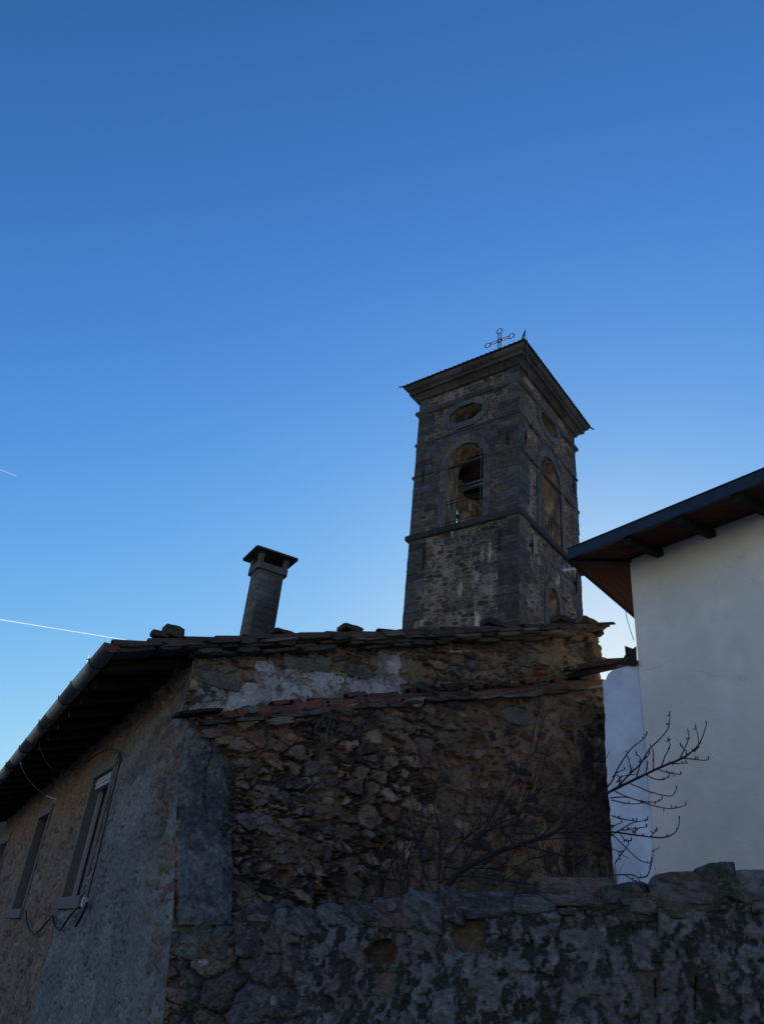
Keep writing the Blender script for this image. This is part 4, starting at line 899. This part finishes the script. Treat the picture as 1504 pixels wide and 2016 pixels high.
spk = sstep(.80, .85, vn(U*55, Zc*50, 152))*sstep(.45, .6, n1*.5+n2*.5); col = mix(col, (.22, .22, .215), spk*.6)
for (x_, y_, w_, h_) in ((405, 1896, 8, 6), (541, 1970, 4, 9), (1185, 1832, 5, 4), (1190, 1835, 3, 6)):
    mk = (np.abs(PXn*.3+PX*.7-x_) < w_) & (np.abs(PYn*.3+PY*.7-y_) < h_); col = np.where(mk[..., None], np.array([.30, .31, .31]), col); h = np.where(mk, h+.02, h)
h[:, -8:] -= np.linspace(0, .08, 8)[None, :]; h[:, :2] = 0; hh = np.clip((U-.10)/.08, 0, 1)
gridmesh('face', GW.grid(U, Zc, h*hh), col, M_GAR, gwall)
m = MB(); n = len(us); tz = T_[:, -1]
m.add([GW.at(u, z-.012, -.06) for u, z in zip(us[::8], tz[::8])]+[GW.at(u, z-.03, -.42) for u, z in zip(us[::8], tz[::8])]+[GW.at(u, 0, -.42) for u in us[::8]],
      [(k, k+1, len(us[::8])+k+1, len(us[::8])+k) for k in range(len(us[::8])-1)]+[(len(us[::8])+k, len(us[::8])+k+1, 2*len(us[::8])+k+1, 2*len(us[::8])+k) for k in range(len(us[::8])-1)], (.05, .048, .044))
m.box(GW.at(.16, 0, -.03), GW.x*8.8, -GW.n*.35, ZUP*1.55, (.05, .05, .05)); m.build('core', M_GAR, gwall)
COP = [(385, 1858, 78, 46, (.06, .066, .055), .3), (435, 1858, 52, 52, (.055, .06, .05), .3), (500, 1832, 66, 78, (.042, .038, .042), .45), (548, 1830, 40, 62, (.075, .085, .092), .6), (600, 1812, 60, 40, (.055, .06, .066), .5), (660, 1800, 70, 34, (.062, .07, .08), .5), (718, 1796, 64, 34, (.04, .045, .05), .5),
       (775, 1795, 70, 46, (.075, .06, .062), .5), (835, 1790, 64, 58, (.075, .083, .088), .5), (888, 1780, 46, 50, (.036, .04, .044), .7), (958, 1780, 92, 40, (.042, .048, .056), .7), (1040, 1778, 90, 30, (.05, .058, .062), .4), (1135, 1752, 118, 44, (.085, .068, .07), .55),
       (1190, 1772, 52, 44, (.04, .042, .036), .4), (1232, 1775, 66, 58, (.036, .042, .042), .5), (1275, 1768, 34, 18, (.075, .05, .04), .6), (1350, 1760, 112, 66, (.065, .054, .042), .45), (1415, 1740, 56, 62, (.042, .044, .04), .5), (1446, 1748, 50, 40, (.035, .045, .03), .4), (1492, 1752, 70, 60, (.105, .115, .12), .45)]
for k, (px, py, w_, h_, cl, bx) in enumerate(COP):
    c = GW.pick(px, py+3, .0); d_ = np.linalg.norm(c-EYEP)/F_PX; m = MB()
    rock(m, c-GW.n*.15, GW.x*w_*d_*.60+ZUP*rng.uniform(-.03, .03), GW.n*.22, ZUP*h_*d_*.60, 900+k, np.array(cl)*1.35, box=bx*.7, rough=.2, sub=5, mott=.6, lich=.75); m.build('coping_stone', M_GAR, gwall, True)
for k in range(34):
    u = rng.uniform(.2, 5.0); c = GW.at(u, np.interp(u, GU, GZ)+rng.uniform(-.07, .03), rng.uniform(-.12, .03)); m = MB()
    rock(m, c, GW.x*rng.uniform(.04, .11), GW.n*rng.uniform(.05, .1), ZUP*rng.uniform(.025, .06), 1000+k, np.array(rng.choice([(.08, .085, .09), (.05, .055, .055), (.11, .09, .085), (.12, .12, .12)])), box=.4, rough=.25, sub=4, mott=.5, lich=.5); m.build('coping_stone', M_GAR, gwall, True)
for k in range(8):
    u = 5.1+k*.48; m = MB(); rock(m, GW.at(u, np.interp(u, GU, GZ)+.03, -.13), GW.x*.27, GW.n*.22, ZUP*.1, 950+k, (.06, .062, .06), box=.5, sub=3); m.build('coping_stone', M_GAR, gwall, True)

# ------------------------------------------------------------------ bare tree, shrubs, grass, ivy, vine
def gpick(px, py, off): return GW.pick(px, py, off)
def smooth(P, R, n=4):
    P = np.array(P); t = np.linspace(0, len(P)-1, (len(P)-1)*n+1); i = np.clip(t.astype(int), 0, len(P)-2); f = (t-i)[:, None]
    p0 = P[np.clip(i-1, 0, None)]; p1 = P[i]; p2 = P[i+1]; p3 = P[np.clip(i+2, None, len(P)-1)]
    Q = .5*((2*p1)+(-p0+p2)*f+(2*p0-5*p1+4*p2-p3)*f**2+(-p0+3*p1-3*p2+p3)*f**3)
    return Q, np.interp(t, np.arange(len(P)), R)
tree = thing('bare_tree', 'leafless young tree leaning to the right across the ruin above the garden wall', 'tree', gpick(850, 1768, -.35))
mt = MB(); mbud = mt
def branch(L, o0, o1, r0, r1, buds=0, twigs=0, tl=50, mbx=None, seed=0):
    n = len(L); offs = np.linspace(o0, o1, n); P = [gpick(px, py, of) for (px, py), of in zip(L, offs)]
    Q, R_ = smooth(P, np.linspace(r0, r1, n)); (mbx or mt).tube(Q, R_, 6, (.5, .5, .5))
    rg = random.Random(int(L[0][0]*7+L[-1][1]*3+seed))
    for k in range(buds):
        i = rg.randrange(len(Q)//4, len(Q)); d = np.array([rg.gauss(0, 1), rg.gauss(0, 1), rg.gauss(.4, 1)]); d /= np.linalg.norm(d)
        mbud.tube([Q[i], Q[i]+d*.016, Q[i]+d*.032], [.0035, .006, .002], 5)
    if buds: mbud.tube([Q[-1]-(Q[-1]-Q[-2])*.2, Q[-1]+ZUP*.012, Q[-1]+ZUP*.03], [.004, .007, .003], 5)
    for k in range(twigs):
        i = rg.randrange(len(Q)//6, len(Q)-1); d = Q[i+1]-Q[i]; d /= np.linalg.norm(d)+1e-9
        sd = np.array([rg.gauss(0, 1), rg.gauss(0, 1), rg.gauss(.25, .8)]); sd /= np.linalg.norm(sd); v = d*.75+sd*.75+ZUP*.25; v /= np.linalg.norm(v); l = tl/200*rg.uniform(.5, 1.3)
        pts = [Q[i], Q[i]+v*l*.4, Q[i]+v*l*.75+ZUP*l*.06+sd*l*.08, Q[i]+v*l+ZUP*l*.2+sd*l*.1]
        q2, r2_ = smooth(pts, [.0045, .0038, .0032, .0024], 3); (mbx or mt).tube(q2, r2_, 5)
        for _ in range(2):
            j = rg.randrange(2, len(q2)); sd2 = np.array([rg.gauss(0, 1), rg.gauss(0, 1), rg.gauss(.3, .8)]); sd2 /= np.linalg.norm(sd2); w = v*.6+sd2*.7
            (mbx or mt).tube([q2[j], q2[j]+w*l*.25, q2[j]+w*l*.42+ZUP*l*.05], [.0034, .003, .0022], 5)
            mbud.tube([q2[j], q2[j]+sd2*.02], [.006, .002], 5)
TR_ = [(846, 1776), (873, 1752), (903, 1719), (939, 1696), (983, 1676), (1022, 1663), (1092, 1638), (1139, 1596), (1205, 1556)]
P = [gpick(px, py, of) for (px, py), of in zip(TR_, np.linspace(-.35, -.75, len(TR_)))]; Q, R_ = smooth(P, [.034, .029, .025, .023, .021, .019, .016, .0135, .0115])
MB().tube(Q, R_, 9).build('trunk', M_BARK, tree, True)
branch([(1205, 1556), (1250, 1534), (1301, 1510), (1336, 1496), (1352, 1487), (1374, 1467), (1384, 1446), (1390, 1425)], -.75, -.85, .013, .0035, 4)
branch([(1168, 1578), (1202, 1541), (1215, 1514), (1232, 1487), (1245, 1471), (1262, 1458), (1273, 1446)], -.72, -.55, .008, .0035, 5)
branch([(1212, 1553), (1240, 1523), (1261, 1503), (1277, 1476), (1296, 1457), (1313, 1437), (1317, 1422), (1318, 1406)], -.75, -.7, .008, .0035, 6)
branch([(1252, 1533), (1261, 1503), (1275, 1488), (1278, 1478)], -.76, -.9, .006, .004, 2)
for L in ([(1285, 1517), (1286, 1495), (1285, 1480)], [(1301, 1510), (1308, 1490), (1317, 1473), (1318, 1465), (1315, 1457)], [(1336, 1496), (1345, 1478), (1352, 1462), (1355, 1452), (1354, 1441)], [(1240, 1523), (1241, 1512), (1238, 1498)], [(1259, 1506), (1260, 1493), (1252, 1484)], [(1365, 1480), (1374, 1470), (1374, 1452), (1369, 1432)],
          [(1346, 1493), (1368, 1495), (1385, 1497), (1394, 1495)], [(1318, 1503), (1335, 1503), (1350, 1502)], [(1296, 1515), (1310, 1520), (1325, 1523), (1340, 1525)], [(1272, 1525), (1286, 1533), (1304, 1535), (1312, 1531), (1317, 1526)], [(1240, 1543), (1258, 1550), (1274, 1557), (1301, 1565), (1320, 1567), (1327, 1562), (1331, 1553)],
          [(1210, 1558), (1235, 1569), (1261, 1577), (1280, 1579), (1294, 1578), (1303, 1573)], [(1200, 1571), (1229, 1569), (1250, 1574), (1272, 1582), (1293, 1588), (1318, 1592), (1337, 1589), (1350, 1584)], [(1203, 1575), (1225, 1580), (1245, 1583), (1262, 1581)], [(1210, 1700), (1224, 1680), (1237, 1661)], [(1271, 1519), (1273, 1510), (1274, 1503)],
          [(1218, 1549), (1219, 1538), (1218, 1532)], [(1352, 1487), (1349, 1478), (1339, 1468)], [(1205, 1530), (1216, 1520), (1229, 1516)], [(1213, 1541), (1226, 1528), (1255, 1524)]):
    branch(L, -.74, -.74+.1*math.sin(L[0][0]), .0058, .0035, 3)
branch([(1080, 1643), (1100, 1639), (1154, 1637), (1205, 1638), (1250, 1644), (1299, 1649), (1323, 1643), (1334, 1630), (1337, 1613)], -.62, -.5, .010, .0035, 5)
for L in ([(1213, 1639), (1230, 1628), (1245, 1620), (1275, 1614)], [(1203, 1606), (1229, 1613), (1253, 1617)], [(1200, 1633), (1212, 1624), (1224, 1619)], [(1226, 1635), (1250, 1631), (1272, 1628)], [(1280, 1648), (1286, 1640), (1293, 1635)], [(1221, 1643), (1228, 1652), (1234, 1656), (1243, 1655)], [(1249, 1642), (1251, 1634)], [(1200, 1638), (1224, 1661), (1254, 1690), (1275, 1699), (1283, 1698)]):
    branch(L, -.55, -.5, .0055, .0035, 3)
branch([(863, 1750), (865, 1700), (865, 1633), (858, 1605), (853, 1566), (863, 1533)], -.4, -.6, .011, .004, 4, 9, 60)
branch([(868, 1740), (880, 1700), (901, 1664), (939, 1633), (959, 1613), (989, 1573), (1019, 1523), (1035, 1500), (1056, 1476)], -.4, -.75, .011, .0035, 5, 12, 80)
branch([(900, 1720), (926, 1682), (946, 1646), (972, 1599), (990, 1560)], -.4, -.9, .009, .004, 3, 9, 60)
branch([(945, 1645), (975, 1625), (1016, 1606), (1050, 1570), (1072, 1543), (1099, 1510)], -.6, -.9, .007, .0035, 3, 7, 60)
branch([(955, 1640), (980, 1630), (1026, 1626), (1060, 1620), (1100, 1615)], -.6, -.8, .006, .0035, 2, 6, 50)
branch([(903, 1724), (946, 1727), (1006, 1736), (1056, 1742)], -.35, -.35, .007, .0035, 2, 6, 50)
branch([(873, 1707), (920, 1710), (1006, 1706), (1050, 1690)], -.4, -.7, .006, .0035, 2, 7, 50)
branch([(1060, 1650), (1090, 1620), (1132, 1560), (1162, 1523)], -.6, -1.0, .007, .0035, 2, 6, 50)
branch([(1022, 1663), (1060, 1672), (1120, 1690), (1180, 1720), (1240, 1722), (1258, 1728), (1273, 1725), (1279, 1712)], -.5, -.5, .007, .0035, 3, 6, 50)
branch([(983, 1676), (1010, 1640), (1020, 1600), (1030, 1570)], -.5, -.8, .007, .0035, 2, 6, 50)
branch([(855, 1760), (835, 1720), (828, 1680), (815, 1640)], -.4, -.55, .008, .004, 2, 8, 55)
branch([(1055, 1655), (1110, 1650), (1160, 1655), (1200, 1668)], -.55, -.6, .006, .0035, 2, 6, 45)
mt.build('branches', M_BARK, tree, True)
for j, (bx, by, tops, lab) in enumerate(((792, 1782, [(780, 1655), (797, 1645), (812, 1660), (770, 1690)], 'bare twiggy shrub on the garden wall left of the leaning tree'), (742, 1790, [(730, 1700), (752, 1690), (765, 1710)], 'low bare shrub behind the garden wall, leftmost of the plants'), (1110, 1755, [(1095, 1690), (1120, 1672), (1140, 1700), (1075, 1705)], 'thin dry shrub behind the long purple coping stone'))):
    t = thing('bare_shrub', lab, 'shrub', gpick(bx, by, -.4), 'bare shrubs behind the garden wall'); mb2 = MB(); mbud = mb2
    for k, (tx, ty) in enumerate(tops):
        L = [(bx+k*5-8, by), (bx+(tx-bx)*.35+3, by+(ty-by)*.35), (bx+(tx-bx)*.7-3, by+(ty-by)*.7), (tx, ty)]
        branch(L, -.38, -.45-.05*k, .007, .0035, 0, 7, 38, mb2, k)
    mb2.build('stems', M_BARK, t, True)
def blades(name, regions, mt_, n, hmin, hmax, seed):
    rg = random.Random(seed); m = MB()
    for k in range(n):
        (x0, x1, y0, y1) = regions[rg.randrange(len(regions))]; p = gpick(rg.uniform(x0, x1), rg.uniform(y0, y1), rg.uniform(-.55, -.2)); hh_ = rg.uniform(hmin, hmax); a = rg.uniform(0, 6.28); ln = rg.uniform(.1, .6)*hh_
        d = np.array([math.cos(a), math.sin(a), 0]); s_ = np.array([-d[1], d[0], 0])*.004
        m.add([p-s_, p+s_, p+d*ln*.4+ZUP*hh_*.6+s_*.6, p+d*ln*.4+ZUP*hh_*.6-s_*.6, p+d*ln+ZUP*hh_*.95], [(0, 1, 2, 3), (3, 2, 4)], np.array([.5, .5, .5]))
    return m.build(name, mt_)
tag(blades('dry_grass', [(640, 870, 1788, 1800), (900, 1090, 1765, 1785), (960, 1080, 1765, 1780), (1130, 1215, 1738, 1765)], M_GRASS, 700, .05, .26, 3), 'sparse dry grass standing behind the coping stones', 'grass', kind='stuff')
def leaves(name, pts, label, n, size, seed, fr=FRONT):
    rg = random.Random(seed); m = MB()
    for k in range(n):
        (px, py, sx, sy) = pts[rg.randrange(len(pts))]; x_, y_ = rg.gauss(px, sx), rg.gauss(py, sy); u, z = fr.uv(x_, y_, .35); of = float(batter(np.array(u), np.array(z)))+rg.uniform(.02, .12)
        c = fr.pick(x_, y_, of); a = np.array([rg.gauss(0, 1) for _ in range(3)]); a = a/np.linalg.norm(a); nrm = fr.n+.8*np.array([rg.gauss(0, 1) for _ in range(3)]); b = np.cross(nrm, a); b /= np.linalg.norm(b); a = np.cross(b, nrm); a /= np.linalg.norm(a); s_ = size*rg.uniform(.6, 1.3)
        m.add([c-a*s_, c-a*s_*.2+b*s_*.75, c+a*s_*.9, c-a*s_*.2-b*s_*.75, c+fr.n*s_*.15], [(0, 4, 1), (1, 4, 2), (2, 4, 3), (3, 4, 0)])
    t = thing(name, label, 'ivy', fr.pick(pts[0][0], pts[0][1], .4)); m.build('leaves', M_IVY, t)
    for k in range(4):
        px, py = pts[k % len(pts)][:2]; L = [(px+rg.uniform(-12, 12), py+22*q-40+rg.uniform(-4, 4)) for q in range(4)]
        MB().tube([fr.pick(x_, y_, float(batter(np.array(fr.uv(x_, y_, .3)[0]), np.array(fr.uv(x_, y_, .3)[1])))+.05) for x_, y_ in L], .006, 5).build('stem', M_BARK, t)
leaves('ivy', [(705, 1432, 16, 16), (670, 1446, 16, 12), (730, 1412, 12, 10), (640, 1420, 14, 8)], 'dark ivy hanging from the tiled ledge of the old gable', 120, .027, 5)
leaves('ivy', [(452, 1520, 6, 16), (456, 1560, 6, 18), (452, 1600, 8, 20), (446, 1630, 6, 14)], 'strip of green ivy climbing the edge of the grey cement panel', 110, .026, 6)
leaves('ledge_moss', [(860, 1350, 30, 4), (920, 1345, 40, 5), (1000, 1338, 40, 4)], 'dark green creeper growing along the top of the tiled ledge', 160, .022, 7)
m = MB()
for L in ([(655, 1440), (660, 1415), (668, 1395), (690, 1378), (720, 1372), (745, 1388)], [(690, 1410), (672, 1385), (680, 1340), (690, 1300), (700, 1275)], [(600, 1400), (620, 1402), (650, 1385), (680, 1386)], [(640, 1455), (650, 1420), (652, 1390), (662, 1378)], [(705, 1365), (715, 1385), (725, 1402)], [(517, 1392), (519, 1402), (517, 1412)], [(578, 1386), (580, 1400)], [(600, 1560), (640, 1520), (655, 1500)], [(812, 1560), (806, 1600), (795, 1640)], [(640, 1405), (620, 1440), (652, 1452)]):
    P = []
    for x_, y_ in L:
        u, z = FRONT.uv(x_, y_, .25); of = .04 if z > ledge(u)+.12 else (.46 if z > ledge(u)-.15 else float(batter(np.array(u), np.array(z)))+.07); P.append(FRONT.pick(x_, y_, of))
    Q, R_ = smooth(P, np.linspace(.008, .004, len(P))); m.tube(Q, R_, 5, (.5, .5, .5))
tag(m.build('dry_vine', mat('grey_dry_vine', (.13, .115, .10), noise=20, amt=.3)), 'dead grey vine stems trailing over the tiled ledge', 'vine')

# ------------------------------------------------------------------ cables, antennas, far roof, contrails
def cable(L, offs, r, label, name='cable', mt_=M_CABLE):
    P = [FAC.pick(x_, y_, o) for (x_, y_), o in zip(L, offs)]; Q, R_ = smooth(P, [r]*len(P)); m = MB(); m.tube(Q, R_, 6); return tag(m.build(name, mt_), label, 'cable', 'cables on the street facade')
cable([(80, 1446), (80, 1468), (88, 1492), (104, 1514), (122, 1524), (140, 1520), (160, 1508), (185, 1490), (208, 1478), (226, 1476), (238, 1484), (240, 1495), (236, 1508), (226, 1540)], [.95, .9, .8, .65, .5, .4, .3, .2, .15, .12, .09, .09, .09, .09], .0085, 'black cable drooping in a loop from the gutter to the nearest window')
cable([(239, 1482), (232, 1520), (218, 1580), (204, 1640), (190, 1700), (176, 1755), (172, 1775)], [.09, .085, .08, .08, .08, .08, .08], .010, 'black cable running down the right side of the nearest window')
cable([(40, 1497), (46, 1516), (58, 1536), (75, 1554), (92, 1566), (112, 1574)], [.95, .85, .65, .45, .25, .08], .0075, 'pale thin cable hanging from the gutter to the wall by the middle window', mt_=M_STEEL)
cable([(52, 1795), (53, 1812), (58, 1830), (68, 1838), (82, 1828), (95, 1812), (104, 1804), (98, 1803), (88, 1799)], [.09]*9, .016, 'thick black cable sagging below the middle window')
cable([(104, 1804), (107, 1820), (114, 1829), (122, 1827), (132, 1812), (146, 1794), (158, 1783), (170, 1776)], [.09]*8, .016, 'thick black cable looping under the sill of the nearest window')
cable([(172, 1778), (166, 1792), (160, 1805), (150, 1823)], [.1, .09, .09, .09], .018, 'cut black cable end dangling beside the nearest sill')
m = MB(); c = FAC.pick(168, 1776, .1); rock(m, c, FAC.x*.05, FAC.n*.04, ZUP*.06, 3, (.5, .5, .5), box=.7, rough=.1); tag(m.build('junction_box', M_WHITE), 'small pale junction box at the lower corner of the nearest window', 'junction box')
def yagi(px0, py0, px1, py1, D0, D1, els, ln, r, label, mast_dx):
    d0, d1 = ray(px0, py0), ray(px1, py1); a = EYEP+d0*D0; b = EYEP+d1*D1; t = thing('antenna', label, 'antenna', b, 'television antennas')
    MB().tube([a, b], r*1.6, 6).build('boom', M_STEEL, t)
    for k in els: p = a+(b-a)*k; MB().tube([p-ZUP*ln/2, p+ZUP*ln/2], r, 5).build('element', M_STEEL, t)
    return t, a, b
t, a, b = yagi(171, 1298, 262, 1300, 14, 14.4, (.02, .12, .26, .40, .55), .14, .006, 'small comb shaped television antenna poking out beyond the gutter', 0)
MB().tube([b, onz(b, 4.4)], .018, 6).build('mast', M_STEEL, t)
t, a, b = yagi(141, 1346, 250, 1348, 14, 14.5, (), .1, .02, 'short tubular antenna end just left of the gutter, below the comb shaped one', 0)
MB().tube([b, onz(b, 4.4)], .018, 6).build('mast', M_STEEL, t); m = MB(); m.tube([a-(b-a)*.01, a+(b-a)*.03], .05, 8); m.build('end_cap', M_STEEL, t)
t, a, b = yagi(1108, 1123, 1262, 1103, 15.5, 16.2, (), .2, .014, 'silver yagi antenna sticking out from behind the cream house eave', 0)
hd = WF.n*0+TL.x
for k in np.linspace(.02, .5, 9):
    p = a+(b-a)*k; m = MB(); m.tube([p-hd*.02-ZUP*.075, p+ZUP*.085], .007, 5); m.tube([p-hd*.10+ZUP*.03, p+hd*.10+ZUP*.03], .006, 5); m.build('element', M_STEEL, t)
MB().tube([b, onz(b, 7.3)], .02, 6).build('mast', M_STEEL, t)
far = thing('neighbouring_house', 'distant house showing a sliver of brown tiled roof at the left edge', 'house', FAC.at(17, 0, 0))
m = MB(); m.box(FAC.at(16.2, 0, .2), FAC.x*9, -FAC.n*7, ZUP*4.3, (.2, .17, .13)); m.build('wall', M_RUB, far)
X, S_ = np.meshgrid(np.linspace(0, 1, 24), np.linspace(0, 1, 240), indexing='ij'); sv = 15.9+9.6*S_; ov = .8-4.6*X
gridmesh('roof', FAC.grid(sv, 4.35+1.75*X+.06*np.abs(np.sin(math.pi*sv/.21))+.03*(h32(np.floor(sv/.21), np.floor(X*12), 4)-.5), ov), pal(h32(np.floor(sv/.21), np.floor(X*12), 5), [(.12, .085, .065), (.09, .07, .058), (.14, .09, .07)]), M_TILE, far)
mc = bpy.data.materials.new('sunlit_ice_trail'); mc.use_nodes = True; tt = mc.node_tree; tt.nodes.remove(tt.nodes['Principled BSDF'])
tb = tt.nodes.new('ShaderNodeBsdfTranslucent'); tb.inputs[0].default_value = (1, 1, 1, 1); tp = tt.nodes.new('ShaderNodeBsdfTransparent'); ms = tt.nodes.new('ShaderNodeMixShader'); ms.inputs[0].default_value = .28
tt.links.new(tp.outputs[0], ms.inputs[1]); tt.links.new(tb.outputs[0], ms.inputs[2]); tt.links.new(ms.outputs[0], tt.nodes['Material Output'].inputs[0])
for (p0, p1, r0, r1, lab) in (((-160, 863), (33, 937), 15, 8, 'short white contrail high at the left edge of the sky'), ((-200, 1187), (262, 1262), 12, 9, 'long white contrail sinking towards the roof corner')):
    a, b = EYEP+ray(*p0)*20000, EYEP+ray(*p1)*21000; m = MB(); m.tube([a+(b-a)*q/12 for q in range(13)], np.linspace(r0, r1, 13), 8, cap=False); tag(m.build('contrail', mc), lab, 'contrail', 'contrails in the sky')
